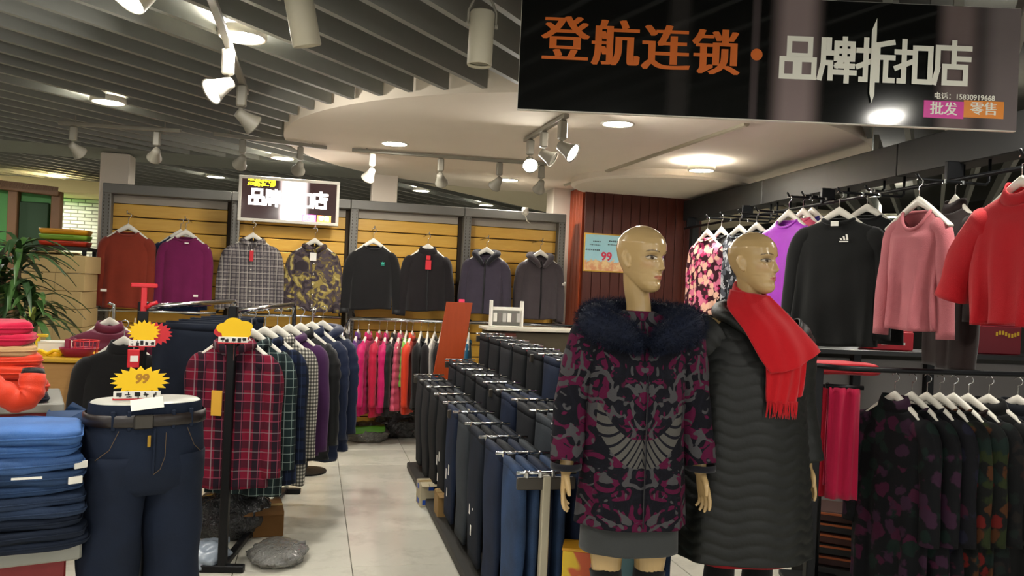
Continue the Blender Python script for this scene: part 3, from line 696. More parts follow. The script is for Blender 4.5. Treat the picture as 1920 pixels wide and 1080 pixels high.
# ---- fabrics
RUST = cloth('rust_knit', '#7a2c1c'); PLUM = cloth('plum_knit', '#6a1648'); NAVYK = cloth('navy_knit', '#1a2a4a')
GREYCHK = plaid('grey_check', '#77706e', [(0, 0.034, 0, 0.34, '#3d3940', 0.75), (2, 0.034, 0.2, 0.34, '#3d3940', 0.7), (0, 0.068, 0.1, 0.1, '#a9a39b', 0.6), (2, 0.068, 0.4, 0.1, '#b3ada4', 0.6)])
CAMOY = camo('camo_yellow', [(0.0, '#332b30'), (0.42, '#4a4045'), (0.51, '#5c5038'), (0.55, '#8a7a42'), (0.62, '#a8985c')], 11, 1.2)
BLACKF = cloth('black_fabric', '#131213', 0.25); BLACKF2 = cloth('charcoal_black', '#181416', 0.25); GREYP = cloth('grey_purple', '#3a3440', 0.2); GREYW = cloth('warm_grey', '#3f383b', 0.2)
BLKNIT = cloth('black_ribbed', '#0b0c0b', 0.2); PINKK = cloth('pink_boucle', '#b76a70', 0.14, bump=0.6); REDW = cloth('red_wool', '#b0101c', 0.12, bump=0.5)
PURP = cloth('violet_satin', '#a63bbd', 0.2, rough=0.35); MAROON = cloth('maroon_nylon', '#5e1230', 0.2, rough=0.5); NAVYN = cloth('navy_nylon', '#14203c', 0.25, rough=0.5)
MAG = cloth('magenta_nylon', '#c0125e', 0.15, rough=0.4); ORNG = cloth('orange_nylon', '#d23a1c', 0.12, rough=0.45); CORAL = cloth('coral_nylon', '#c8506a', 0.12, rough=0.45); BLKN = cloth('black_nylon', '#121314', 0.25, rough=0.45)
LIME = cloth('lime_nylon', '#6da838', 0.12, rough=0.45)
REDPL = plaid('red_plaid', '#6e0f28', [(0, 0.10, 0.0, 0.42, '#10121c', 0.88), (2, 0.10, 0.3, 0.42, '#10121c', 0.6), (0, 0.10, 0.19, 0.06, '#8d8488', 0.6), (2, 0.10, 0.49, 0.05, '#8d8488', 0.4), (0, 0.10, 0.68, 0.05, '#a04a60', 0.5), (2, 0.10, 0.9, 0.05, '#a04a60', 0.5)])
GREENPL = plaid('green_windowpane', '#1c2a2c', [(0, 0.045, 0.0, 0.10, '#8fa09a', 0.7), (2, 0.045, 0.2, 0.10, '#8fa09a', 0.7), (0, 0.09, 0.3, 0.3, '#0d1416', 0.6)])
NAVYPL = plaid('navy_plaid', '#16203a', [(0, 0.06, 0.0, 0.3, '#0a0e18', 0.7), (2, 0.06, 0.2, 0.3, '#0a0e18', 0.7), (0, 0.06, 0.5, 0.06, '#44506a', 0.6)])
HOUND = plaid('black_white_check', '#c9c4b6', [(0, 0.020, 0.0, 0.5, '#1c1c1e', 0.72), (2, 0.020, 0.2, 0.5, '#1c1c1e', 0.72)])
FLPINK = floral('pink_floral', '#3a1420', ['#b02a60', '#e07a98', '#f0c0a8'], 15, 0.42); FLBW = floral('grey_floral', '#1b1c20', ['#8f9299', '#b9babd', '#50545c'], 17, 0.40)
FLDARK = floral('dark_floral', '#07080c', ['#3a0f28', '#0c1c18', '#30182c'], 10, 0.36); FLRED = floral('red_floral', '#080a09', ['#5a120e', '#20280f', '#42240e', '#0c1c18'], 9, 0.34); FLBLK = floral('black_floral', '#07080a', ['#181412', '#201210', '#0f1815'], 13, 0.34)

# ---- clothes hung on the slatwall
GYW = 7.76
def wall(name, label, cat, px, py, hemy, m, **k):
    p = PY(px, py, GYW); L = (p.z - PY(px, hemy, GYW).z)
    hl = k.pop('hlabel'); g = garment(name, label, cat, p, k.pop('rz', 0.0), m, L=L, hang=hl, **k)
    i = max(j for j in range(4) if p.x >= BX[j]); b = bays[i]; lx, lz = p.x - BX[i], p.z + 0.178
    if k.get('peg', True): MB().tube([(lx, 0.10, lz - 0.012), (lx, -0.30, lz - 0.012), (lx, -0.31, lz + 0.012)], 0.005, 8).build('peg_hook', CHROME, b, True)
    return g
wall('sweater', 'rust red knitted sweater on the yellow slatwall', 'sweater', 240, 436, 578, RUST, seed=1, sw=0.172, bw=0.195, hem=0.98, out=0.03, tag_=[(-0.155, -0.52, 0.05, 0.022, TAGW)], hlabel='white hanger holding the rust sweater', Ls=0.6, r0=0.066, r1=0.046)
p = PY(338, 446, GYW + 0.12); garment('sweater', 'navy sweater half hidden behind the plum sweater', 'sweater', p, 0, NAVYK, L=0.70, seed=12, sw=0.18, bw=0.19, out=0.035, Ls=0.6, hang='white hanger of the navy sweater behind the plum one')
wall('sweater', 'plum purple knitted sweater next to the rust one', 'sweater', 348, 446, 572, PLUM, seed=2, sw=0.172, bw=0.185, out=0.03, hem=0.98, tag_=[(0.02, -0.05, 0.035, 0.012, TAGW), (0.12, -0.52, 0.04, 0.02, TAGW)], hlabel='white hanger holding the plum sweater', Ls=0.55, r0=0.066, r1=0.046)
wall('checked_shirt', 'grey checked shirt with a red tag under the signboard', 'shirt', 474, 452, 578, GREYCHK, seed=3, sw=0.195, bw=0.21, r0=0.07, r1=0.05, collar='shirt', front=('placket', GREYCHK), tag_=[(0.0, -0.14, 0.035, 0.10, TAGR)], hlabel='white hanger holding the grey checked shirt', out=0.07, Ls=0.58)
wall('patterned_shirt', 'yellow and brown camouflage patterned shirt with white tag', 'shirt', 590, 462, 583, CAMOY, seed=4, sw=0.175, bw=0.19, r0=0.066, r1=0.046, collar='shirt', front=('placket', CAMOY), tag_=[(-0.01, -0.10, 0.06, 0.075, TAGW)], hlabel='white hanger holding the camouflage shirt', out=0.06, Ls=0.56)
wall('jacket', 'black sweatshirt jacket with a small teal emblem', 'jacket', 700, 462, 580, BLACKF, seed=5, sw=0.178, bw=0.188, r0=0.066, r1=0.046, collar='crew', logo=lg_leaf(plain('teal_print', '#2aa890', 0.5)), hlabel='white hanger holding the black top with teal emblem', out=0.075, Ls=0.57, cuff=BLKN)
wall('jacket', 'black zip jacket with red lining and red tag', 'jacket', 802, 472, 583, BLACKF2, seed=6, sw=0.178, bw=0.188, r0=0.066, r1=0.046, collar='stand', front=('zip', BLKN), tag_=[(0.0, -0.13, 0.055, 0.09, TAGR), (0.0, -0.06, 0.04, 0.04, REDP)], hlabel='white hanger holding the black zip jacket', out=0.06, Ls=0.57)
wall('hooded_jacket', 'grey purple hooded jacket hanging at an angle', 'jacket', 912, 478, 590, GREYP, seed=7, sw=0.175, bw=0.185, r0=0.066, r1=0.046, collar='hood', trim=cloth('dark_hood', '#1c1b22'), front=('zip', BLKN), rz=-0.35, hlabel='white hanger holding the purple grey hooded jacket', out=0.05, Ls=0.58)
wall('hooded_jacket', 'warm grey hooded sweatshirt beside the brown column', 'jacket', 1013, 483, 598, GREYW, seed=8, sw=0.178, bw=0.188, r0=0.066, r1=0.046, collar='hood', hlabel='white hanger holding the warm grey hooded sweatshirt', front=('zip', BLACKF), logo=lg_bars(TAGW, 0.235, -0.26, 0.03), out=0.05, Ls=0.58)

# ---- lower row on the back rail, seen edge-on
ROW = [(650, BLKN, 0.84, 'long black puffer jacket at the end of the back rail', 'stand', True, True), (672, cloth('violet_nylon', '#5a2a72', 0.15, rough=0.4), 0.62, 'violet puffer jacket beside the magenta one', 'stand', True, True),
       (692, MAG, 0.68, 'bright magenta puffer jacket on the back rail', 'stand', True, True), (712, cloth('crimson_nylon', '#b01238', 0.15, rough=0.4), 0.70, 'crimson puffer jacket between two magenta ones', 'stand', True, True), (726, MAG, 0.66, 'magenta puffer jacket next to a black one', 'stand', True, True),
       (741, BLKN, 0.68, 'black puffer jacket between magenta and coral ones', 'stand', True, True), (752, CORAL, 0.64, 'coral pink vest on the back rail', 'stand', True, False), (763, LIME, 0.42, 'short lime green vest on the back rail', 'crew', True, False), (774, ORNG, 0.66, 'orange red jacket on the back rail', 'stand', False, True),
       (790, BLACKF, 0.62, 'black coat next to the orange jacket', 'crew', False, True), (803, BLACKF2, 0.64, 'charcoal coat on the back rail', 'crew', False, True), (816, cloth('white_cotton', '#cfccc4', 0.1), 0.55, 'white top beside the leaning orange board', 'crew', False, False), (828, BLACKF, 0.60, 'black coat beside the leaning orange board', 'crew', False, True),
       (880, cloth('teal_cotton', '#1f5a78', 0.1), 0.50, 'teal top right of the leaning orange board', 'crew', False, False)]
for i, (px, m, L, lab, co, pf, sl_) in enumerate(ROW):
    p = PY(px, 604, 7.62); z = 0.995
    garment('puffer_jacket' if pf else 'hanging_coat', lab, 'vest' if 'vest' in lab else ('shirt' if ' top' in lab else ('jacket' if 'jacket' in lab else 'coat')), (p.x, 7.62, z), 1.26 + 0.08 * math.sin(i * 2.1), m, L=L * 1.04, seed=20 + i, puff=pf, collar=co, sleeves=sl_, group='clothes on the lower back rail', hang='white hanger on the back rail, ' + lab.split(' on ')[0].split(' beside ')[0].split(' next ')[0].split(' between ')[0].split(' at ')[0].split(' right ')[0] + ' on it', sw=0.20, bw=0.21, out=0.03, Ls=0.56, hd=0.55, r0=0.06, r1=0.045, hsc=0.95)
# free standing rail that carries them
fr = empty('rail_frame', (0.36, 7.62, 0), 0, 'chrome rail frame holding the puffer jackets', 'rail')
xr = PY(655, 600, 7.62).x - 0.36; xe = PY(1075, 600, 7.62).x - 0.36
MB().tube([(xr, 0, 1.165), (xe, 0, 1.165)], 0.014, 10).build('rail', CHROME, fr, True)
for xx in (xr, xe):
    MB().tube([(xx, 0, 1.165), (xx - 0.06, -0.16, 1.05), (xx - 0.12, -0.26, 0.78), (xx - 0.14, -0.28, 0.0)], 0.014, 8).build('slanted_leg', CHROME, fr, True)
    MB().tube([(xx, 0, 1.165), (xx, 0.05, 0.9), (xx, 0.16, 0.0)], 0.014, 8).build('back_leg', CHROME, fr, True)

# ================================================================== LEFT RACKS
al = math.radians(9.5); rd = Vector((math.sin(al), math.cos(al), 0))
def rack(label, a, L, zr, ends):
    r = empty('garment_rack', (a[0], a[1], 0), -al, label, 'clothes rack', 'black garment racks on the left')
    MB().tube([(0, 0, zr), (0, L, zr)], 0.016, 10).build('rail', CHROME, r, True)
    MB().bbox((0, 0, (zr + 0.03) / 2), (0.042, 0.042, zr + 0.03), 0.004).build('front_post', BLACKM, r)
    MB().tube([(0, L, zr), (0.0, L + 0.05, zr - 0.02), (0, L + 0.06, zr - 0.08), (0, L + 0.06, 0.02)], 0.016, 10).build('back_post', CHROME, r, True)
    MB().bbox((0, L / 2, 0.03), (0.04, L, 0.03), 0.004).build('base_bar', BLACKM, r)
    for yy in (0, L): MB().bbox((0, yy, 0.02), (0.22, 0.045, 0.036), 0.004).build('foot', BLACKM, r)
    return r
RA = P(435, 650, 4.1); RA = Vector((RA.x, RA.y, 0)); RZ = 1.335
rack('black post rack holding the plaid shirts', RA, 1.55, RZ, True)
SH_ = [(0.07, REDPL, 'red and navy plaid shirt with orange tag on the rack end', 'shirt', 'shirt', 0.74, False, dict(tag_=[(-0.06, -0.30, 0.055, 0.13, TAGY)], front=('placket', REDPL))),
       (0.24, GREENPL, 'dark green windowpane shirt behind the red plaid one', 'shirt', 'shirt', 0.82, False, dict(front=('placket', GREENPL))),
       (0.40, NAVYPL, 'navy plaid shirt behind the green one', 'shirt', 'shirt', 0.80, False, {}),
       (0.55, HOUND, 'black and white small checked shirt on the rack', 'shirt', 'shirt', 0.84, False, {}),
       (0.72, cloth('purple_cotton', '#42204a'), 'dark purple shirt between the checked shirt and puffers', 'shirt', 'shirt', 0.72, False, {}),
       (0.90, BLKN, 'black padded jacket on the shirt rack', 'jacket', 'stand', 0.78, True, {}),
       (1.10, NAVYN, 'navy blue puffer jacket at the back of the shirt rack', 'jacket', 'stand', 0.82, True, {}),
       (1.32, NAVYN, 'navy puffer jacket at the very end of the shirt rack', 'jacket', 'hood', 0.80, True, {})]
for i, (t, m, lab, cat, co, L, pf, kw) in enumerate(SH_):
    q = RA + rd * t + Vector((0.035 * i, 0, 0)) * (1 if i else 0)
    garment({'shirt': 'plaid_shirt', 'jacket': 'puffer_jacket'}[cat], lab, cat, (q.x, q.y, RZ - 0.172), -al - 0.10 + 0.06 * math.sin(i * 1.7), m, L=L, seed=60 + i, puff=pf, collar=co, group='clothes on the shirt rack', hang='white hanger of the ' + lab.split(' with ')[0].split(' behind ')[0].split(' on ')[0].split(' at ')[0].split(' between ')[0], sw=0.182, bw=0.195, out=0.035, Ls=0.62, r0=0.066, r1=0.048, hd=0.7, fold=0.01, **kw)
for q, lab in ((PY(585, 622, 6.4), 'black jacket on a white hanger beyond the shirt rack'),):
    garment('jacket', lab, 'jacket', (q.x, 6.4, q.z), -0.1, BLACKF, L=0.75, seed=77, sw=0.205, collar='stand', hang='white hanger of the black jacket beyond the rack', front=('zip', BLKN))
    ss = empty('single_stand', (q.x, 6.5, 0), 0, 'chrome stand carrying one black jacket', 'stand')
    MB().tube([(0, 0.02, 0.01), (0, 0.02, q.z + 0.16), (0, -0.12, q.z + 0.168)], 0.012, 8).build('pole', CHROME, ss, True); MB().lathe([(0.16, 0), (0.16, 0.012), (0.02, 0.03)], 24).build('base', BLACKM, ss)
RB = P(255, 880, 4.12); RB = Vector((RB.x, RB.y, 0))
rack('black post rack of dark trousers behind the jeans form', RB, 1.72, RZ, True)
# clip hung trousers
def trousers(name, label, loc, rz, m, L, w0=0.36, w1=0.30, th=0.05, group=None, wb=None, seed=0, clip=True, sticker=None, cat='trousers'):
    """a folded pair hung by its waistband; local y runs along the waist"""
    r = empty(name, loc, rz, label, cat, group); rg = np.random.default_rng(seed); ph = rg.uniform(0, 6, 3)
    rings = []
    for i in range(14):
        t = i / 13; w = (w0 + (w1 - w0) * t ** 0.8) / 2; q = th / 2 * (0.7 + 0.5 * math.sin(PI * min(1, t * 1.3)))
        rings.append([((q * math.copysign(abs(math.cos(a)) ** 0.6, math.cos(a))) + 0.008 * math.sin(5 * t + ph[0]) * t, w * math.copysign(abs(math.sin(a)) ** 0.5, math.sin(a)) + 0.01 * math.sin(4 * t + ph[1]) * t, -L * t + 0.006 * math.sin(3 * a + ph[2])) for a in np.linspace(0, 2 * PI, 18, endpoint=False)])
    MB().loft(rings).build('legs', m, r, True)
    MB().loft([[(p[0] * 1.12, p[1] * 1.012, z) for p in rings[0]] for z in (0.004, -0.036)]).build('waistband', wb or m, r, True)
    if sticker:
        for sx, sy, sz, sw_, sh_, smt in sticker: MB().box((sx * (th / 2 + 0.004), sy, sz), (0.002, sw_, sh_)).build('size_sticker', smt, r)
    return r
DKT = denim('dark_trouser', '#171e2c', 0.2)
for i in range(6):
    q = RB + rd * (0.35 + 0.22 * i) + Vector((0.10, 0, 0))
    trousers('trousers', 'dark navy trousers clipped side by side on the left rack', (q.x, q.y, RZ - 0.10), PI / 2 - al + 0.05 * math.sin(i * 3), DKT, 0.86, group='dark trousers on the left rack', seed=i)
q = P(205, 617, 5.3)
garment('puffer_jacket', 'maroon puffer jacket behind the jeans form', 'jacket', q, 0.2, MAROON, L=0.62, seed=90, puff=True, collar='stand', hang='white hanger holding the maroon puffer jacket', out=0.08)
hz_ = empty('single_stand', (q.x, q.y + 0.1, 0), 0, 'chrome stand carrying the maroon puffer jacket', 'stand')
MB().tube([(0, 0, 0.01), (0, 0, q.z + 0.16), (0, -0.12, q.z + 0.168)], 0.012, 8).build('pole', CHROME, hz_, True); MB().lathe([(0.16, 0), (0.16, 0.012), (0.02, 0.03)], 24).build('base', BLACKM, hz_)
q = P(232, 655, 4.75)
garment('jacket', 'black jacket hanging behind the starburst price card', 'jacket', q, -0.1, BLACKF, L=0.66, seed=91, collar='stand', hang='white hanger of the black jacket behind the price card', out=0.05)
# ---- denim half form with belt
J0 = P(275, 755, 2.72); JZ = J0.z
jf = empty('jeans_form', (J0.x, J0.y, 0), math.radians(12) - azim(J0), 'half mannequin wearing dark blue jeans and a brown belt', 'mannequin')
DJ = denim('dark_jeans', '#0f192b', 0.3)
def sup(hx, hy, z, n=40, e=0.85, cx=0.0, cy=0.0, wob=0.0, ph=0.0):
    return [(cx + hx * math.copysign(abs(math.cos(a)) ** e, math.cos(a)) * (1 + wob * math.sin(5 * a + ph)), cy + hy * math.copysign(abs(math.sin(a)) ** e, math.sin(a)) * (1 + wob * math.sin(4 * a + ph)), z) for a in np.linspace(0, 2 * PI, n, endpoint=False)]
tp = MB().loft([sup(0.176, 0.115, JZ + 0.01), sup(0.180, 0.12, JZ - 0.04), sup(0.188, 0.128, JZ - 0.12, wob=0.005), sup(0.194, 0.134, JZ - 0.2, wob=0.01), sup(0.196, 0.130, JZ - 0.26, wob=0.012), sup(0.188, 0.11, JZ - 0.29)], True, 'end').build('seat', DJ, jf, True)
for side in (-1, 1):
    rings = []
    for i in range(28):
        t = i / 27; z = JZ - 0.16 - (JZ - 0.16 - 0.06) * t; cx = side * (0.092 + 0.012 * t); hx = 0.099 - 0.012 * t + 0.004 * math.sin(22 * t + side); hy = 0.125 - 0.032 * t
        rings.append(sup(hx, hy, z, 28, 0.9, cx, 0.0, 0.018, 17 * t))
    MB().loft(rings).build('trouser_leg', DJ, jf, True)
LEATH = plain('brown_leather', '#1f1714', 0.4, var=0.2, bump=0.2)
MB().loft([sup(0.186, 0.125, JZ - 0.022), sup(0.192, 0.131, JZ - 0.026), sup(0.193, 0.132, JZ - 0.058), sup(0.187, 0.126, JZ - 0.062)], True, False).build('belt', LEATH, jf, True)
MB().bbox((-0.035, -0.135, JZ - 0.042), (0.06, 0.012, 0.046), 0.004).build('buckle', plain('dull_metal', '#4a4640', 0.35, 0.8), jf)
for a in (-0.12, -0.075, 0.06, 0.12): MB().bbox((a, -0.131 + abs(a) * 0.25, JZ - 0.04), (0.012, 0.02, 0.062), 0.002).build('belt_loop', DJ, jf)
MB().bbox((0.0, -0.1355, JZ - 0.14), (0.008, 0.006, 0.15), 0.002).build('fly', denim('fly_denim', '#101a2c'), jf)
MB().bbox((-0.017, -0.139, JZ - 0.105), (0.010, 0.004, 0.038), 0.001).build('brass_tag', plain('brass', '#a8842c', 0.4, 0.6), jf)
STI = plain('stitching', '#5c4a30', 0.8)
MB().tube([(0.035, -0.137, JZ - 0.08), (0.034, -0.139, JZ - 0.16), (0.02, -0.140, JZ - 0.2), (0.0, -0.14, JZ - 0.215)], 0.001, 6).build('stitching', STI, jf)
for side in (-1, 1): MB().tube([(side * 0.105, -0.122, JZ - 0.07), (side * 0.13, -0.117, JZ - 0.13), (side * 0.165, -0.09, JZ - 0.165)], 0.001, 6).build('pocket_stitching', STI, jf)
MB().loft([sup(0.172, 0.112, JZ - 0.004), sup(0.174, 0.114, JZ + 0.006), sup(0.165, 0.106, JZ + 0.012)]).build('waist_plate', plain('form_white', '#a9a89f', 0.35), jf, True)
MB().tube([(0, 0, 0.01), (0, 0, JZ - 0.2)], 0.016, 10).build('stand_pole', BLACKM, jf, True); MB().lathe([(0.17, 0), (0.17, 0.012), (0.03, 0.02)], 32).build('stand_base', BLACKM, jf)
pc = P(276, 757, 2.60); tag(MB().bbox((0, 0, 0), (0.098, 0.002, 0.038), 0.0006).build('paper_slip', CARD), 'white paper slip tucked into the belt of the jeans form', 'paper').matrix_world = Matrix.Translation(pc) @ Matrix.Rotation(-azim(pc), 4, 'Z') @ Matrix.Rotation(-0.5, 4, 'X') @ Matrix.Rotation(-0.13, 4, 'Y')
# ---- price cards
def price_card(label, p, w, h, star, words, strip=True, back=None, rz=None, pole=None):
    r = empty('price_card', p, -azim(p) if rz is None else rz, label, 'price card', 'yellow price cards')
    if star == 'burst':
        n = 18; poly = [((w / 2) * (1.0 if k % 2 else 0.76) * math.cos(2 * PI * k / (2 * n)), (h / 2) * (1.0 if k % 2 else 0.72) * math.sin(2 * PI * k / (2 * n))) for k in range(2 * n)]
    else:
        poly = []
        for k in range(72):
            a = 2 * PI * k / 72; q = 0.80 + 0.2 * abs(math.sin(2.5 * a + 0.3)); poly.append((w / 2 * q * math.cos(a), h / 2 * q * math.sin(a)))
    MB().prism(poly, -0.003, 0.003).build('card', YELP, r)
    if back: MB().prism([(x * 1.03 + back[0], z * 1.02 + back[1]) for x, z in poly], 0.004, 0.008).build('red_backing', REDP, r)
    if words: text('lettering', words, h * 0.42, plain('gold_ink', '#b07a10', 0.5), r, (w * 0.03, -0.0036, h * 0.06), 0.002, slant=0.15)
    if strip:
        MB().bbox((-w * 0.04, -0.006, -h * 0.47), (w * 0.78, 0.004, h * 0.26), 0.001).build('strip', CARD, r); MB().box((-w * 0.04, -0.005, -h * 0.60), (w * 0.8, 0.006, h * 0.06)).build('strip_edge', REDP, r)
        mk = MB(); random.seed(int(abs(p[0]) * 1000))
        for k in range(5):
            cx = -w * 0.04 + (k - 2) * w * 0.145
            for j in range(4): mk.box((cx + random.uniform(-0.3, 0.3) * w * 0.08, -0.0085, -h * 0.47 + random.uniform(-0.07, 0.07) * h), (w * random.choice((0.09, 0.02)), 0.0006, h * random.choice((0.03, 0.12))))
        mk.build('small_print', INK, r, recalc=False)
    if pole:
        MB().tube([(0, 0.012, -h * 0.3), (0, 0.012, -pole)], 0.004, 6).build('pin', CHROME, r)
    return r
price_card('yellow starburst price card with 99 standing on the jeans form', P(263, 714, 2.70), 0.185, 0.10, 'burst', '99', pole=0.07)
price_card('yellow starburst price card on the red holder', P(270, 622, 4.0), 0.155, 0.12, 'burst', '', back=(0.055, -0.01))
price_card('yellow cloud shaped price card on the shirt rack post', P(441, 617, 4.02), 0.18, 0.115, 'cloud', '', back=(-0.008, -0.02), pole=0.16)
q = P(268, 600, 4.06); th_ = empty('card_holder', (q.x, q.y, 0), -azim(q), 'red T-topped card holder on the trouser rack post', 'card holder')
MB().bbox((0, 0, P(268, 535, 4.06).z), (0.125, 0.02, 0.022), 0.004).build('crossbar', REDP, th_)
MB().bbox((0, 0, (P(268, 535, 4.06).z + 1.12) / 2), (0.028, 0.012, P(268, 535, 4.06).z - 1.12), 0.003).build('stem', REDP, th_)
MB().tube([(0.01, -0.01, P(268, 578, 4.06).z), (0.035, -0.012, P(268, 570, 4.06).z), (0.065, -0.012, P(268, 566, 4.06).z)], 0.010, 8).build('curl', REDP, th_, True)
MB().bbox((0, 0.0, 1.26), (0.05, 0.03, 0.12), 0.004).build('clamp', BLACKM, th_)
q = P(250, 672, 3.98); rc = empty('red_tag_box', q, -azim(q), 'small red carton with white label behind the jeans form', 'box')
MB().bbox((0, 0, 0), (0.055, 0.03, 0.09), 0.003).build('carton', REDP, rc); MB().box((0.004, -0.0165, 0.0), (0.036, 0.002, 0.03)).build('label_patch', CARD, rc); MB().tube([(0, 0.01, 0.04), (0.0, 0.015, 0.20)], 0.002, 6).build('string', CARD, rc)

# ================================================================== FAR LEFT: tables, folded piles, counter, boxes, plant
WOODC = NT('counter_wood', 0.45, 0, 0.4); x = WOODC.xyz(); WOODC = WOODC.done(WOODC.mix(WOODC.noise(5, 5, 0.6, WOODC.vec(x[0], x[1], WOODC.math('MULTIPLY', x[2], 10)), 0.6), '#9a6e38', '#b88c50'))
q0 = P(165, 674, 4.75); zt = q0.z; ct = empty('wooden_counter', (q0.x, q0.y, 0), math.radians(-7), 'honey coloured wooden counter with yellow edging', 'counter')
MB().bbox((-0.45, 0.25, zt / 2 - 0.015), (0.90, 0.5, zt - 0.03), 0.006).build('cabinet', WOODC, ct); MB().bbox((-0.45, 0.25, zt - 0.010), (0.94, 0.54, 0.026), 0.006).build('top', plain('yellow_edge', '#c79a24', 0.4), ct)
MB().box((-0.02, -0.003, zt - 0.12), (0.03, 0.006, 0.07)).build('lock_plate', CHROME, ct)
def on_counter(px, py): v = P(px, py, 4.85); return Vector((v.x, v.y, zt + 0.003))
v = on_counter(70, 660); yo = empty('card_stand', v, 0, 'yellow plastic T-shaped stand on the wooden counter', 'stand'); YP2 = plain('yellow_plastic', '#d8b41c', 0.35)
MB().lathe([(0.055, 0), (0.05, 0.012), (0.016, 0.02), (0.014, 0.11)], 20).build('base', YP2, yo, True); MB().bbox((0, 0, 0.118), (0.11, 0.03, 0.018), 0.004).build('crossbar', YP2, yo)
v = on_counter(97, 660) + Vector((0, 0.06, 0)); bx_ = empty('paper_box', v, 0.1, 'white paper box on the wooden counter', 'box'); MB().bbox((0, 0, 0.038), (0.17, 0.11, 0.075), 0.004).build('carton', CARD, bx_); MB().bbox((0, 0, 0.078), (0.174, 0.114, 0.012), 0.003).build('lid', plain('box_lid', '#dcd8ca', 0.6), bx_)
v = on_counter(93, 668) + Vector((0, -0.04, 0)); fb = empty('yellow_bow', v, 0, 'crumpled yellow ribbon bow on the counter', 'ribbon')
for a in (-1, 1): MB().tube(smooth_tab([(0, 0, 0.012), (a * 0.04, -0.01, 0.035), (a * 0.075, 0, 0.022), (a * 0.05, 0.015, 0.008), (0, 0, 0.012)], 16), 0.010, 8, 1.6).build('loop', YELP, fb, True)
v = on_counter(145, 665); mb_ = empty('magenta_bowl', v, 0, 'magenta plastic tray of odds and ends on the counter', 'tray')
MB().loft([sup(0.07, 0.05, 0.0, 24), sup(0.10, 0.07, 0.05, 24), sup(0.10, 0.07, 0.055, 24), sup(0.092, 0.062, 0.05, 24), sup(0.066, 0.046, 0.006, 24)]).build('dish', plain('magenta_plastic', '#8c1638', 0.35), mb_, True); MB().bbox((-0.06, 0.02, 0.06), (0.03, 0.03, 0.09), 0.004).build('upright', plain('magenta_plastic', '#8c1638', 0.35), mb_)
v = on_counter(150, 650) + Vector((0.02, 0.06, 0)); rr = empty('red_wire_basket', v, 0, 'small red wire basket behind the magenta tray', 'basket')
for z, rr_ in ((0.002, 0.06), (0.045, 0.068), (0.09, 0.07)): MB().tube([(rr_ * math.cos(a), rr_ * math.sin(a), z + 0.004) for a in np.linspace(0, 2 * PI, 21)], 0.004, 6).build('ring', REDP, rr, True)
for k in range(8): a = 2 * PI * k / 8; MB().tube([(0.06 * math.cos(a), 0.06 * math.sin(a), 0.006), (0.07 * math.cos(a), 0.07 * math.sin(a), 0.094)], 0.003, 6).build('wire', REDP, rr, True)
def slab(hx, hy, hz, seed, n=48, wob=0.035):
    rg = np.random.default_rng(seed); ph = rg.uniform(0, 6, 5); rings = []
    for k in range(9):
        u = -1 + 2 * k / 8; ins = (1 - abs(u) ** 4) ** 0.5; q = []
        for a in np.linspace(0, 2 * PI, n, endpoint=False):
            ca, sa = math.cos(a), math.sin(a); g = 1 + wob * (math.sin(2 * a + ph[0]) + 0.6 * math.sin(5 * a + ph[1] + u)); m_ = 0.94 + 0.06 * ins
            x, y = hx * math.copysign(abs(ca) ** 0.35, ca) * g * m_, hy * math.copysign(abs(sa) ** 0.35, sa) * g * m_
            q.append((x, y, hz * u * (1 + 0.12 * math.sin(7 * x / hx + ph[2])) + 0.16 * hz * math.sin(2.6 * x / hx + ph[3]) + 0.1 * hz * math.sin(5 * x / hx + 3 * y / hy + ph[4])))
        rings.append(q)
    return rings
def folded(label, loc, rz, m, hx, hy, hz, seed, cat='jeans', name='folded_jeans', group=None, tagm=None):
    r = empty(name, loc, rz, label, cat, group); rings = slab(hx, hy, hz, seed); MB().loft(rings).build('folded_cloth', m, r, True)
    fold_ = [[(p[0] * 1.012, p[1] * 1.012, p[2] * 0.12) for p in rings[4]] for _ in (0,)][0]
    MB().tube(fold_ + fold_[:1], hz * 0.16, 6).build('fold_edge', m, r, True)
    if tagm: MB().bbox((hx * 0.2, -hy * 0.985, hz * 0.25), (0.08, 0.006, hz * 0.5), 0.001).build('label_patch', tagm, r); MB().bbox((hx * 0.92, -hy * 0.9, -hz * 0.5), (0.04, 0.006, 0.022), 0.001, rz=0.4).build('tag', CARD, r)
    return r
BL = [denim('mid_blue_denim', '#2a5590', 0.3), denim('blue_denim', '#23487c', 0.3), denim('deep_blue_denim', '#1b3355', 0.3), denim('ink_denim', '#182740', 0.3), denim('dusk_denim', '#131c2c', 0.3)]
tb0 = P(55, 1040, 2.40); zt2 = tb0.z; tb = empty('display_table', (tb0.x - 0.38, tb0.y + 0.2, 0), -azim(tb0), 'pale display table with red skirt carrying folded jeans', 'table')
MB().bbox((0, 0.05, zt2 - 0.03), (0.90, 0.55, 0.055), 0.006).build('top', plain('table_grey', '#8f8f86', 0.5), tb); MB().bbox((0, 0.08, zt2 / 2 - 0.03), (0.82, 0.48, zt2 - 0.06), 0.006).build('skirt', plain('red_skirt', '#7c1c1e', 0.6, var=0.2), tb)
zs = zt2 + 0.002; order = [4, 4, 4, 3, 3, 2, 2, 1, 0, 0]
labs = ['nearly black folded jeans at the bottom of the denim pile', 'very dark folded jeans second from the bottom of the pile', 'dark folded jeans third from the bottom of the pile', 'ink blue folded jeans in the lower half of the pile', 'ink blue folded jeans in the middle of the pile', 'deep blue folded jeans just above the pile middle', 'deep blue folded jeans with a pale label patch', 'blue folded jeans with a zip pocket', 'mid blue folded jeans second from the top', 'mid blue folded jeans on top of the denim pile']
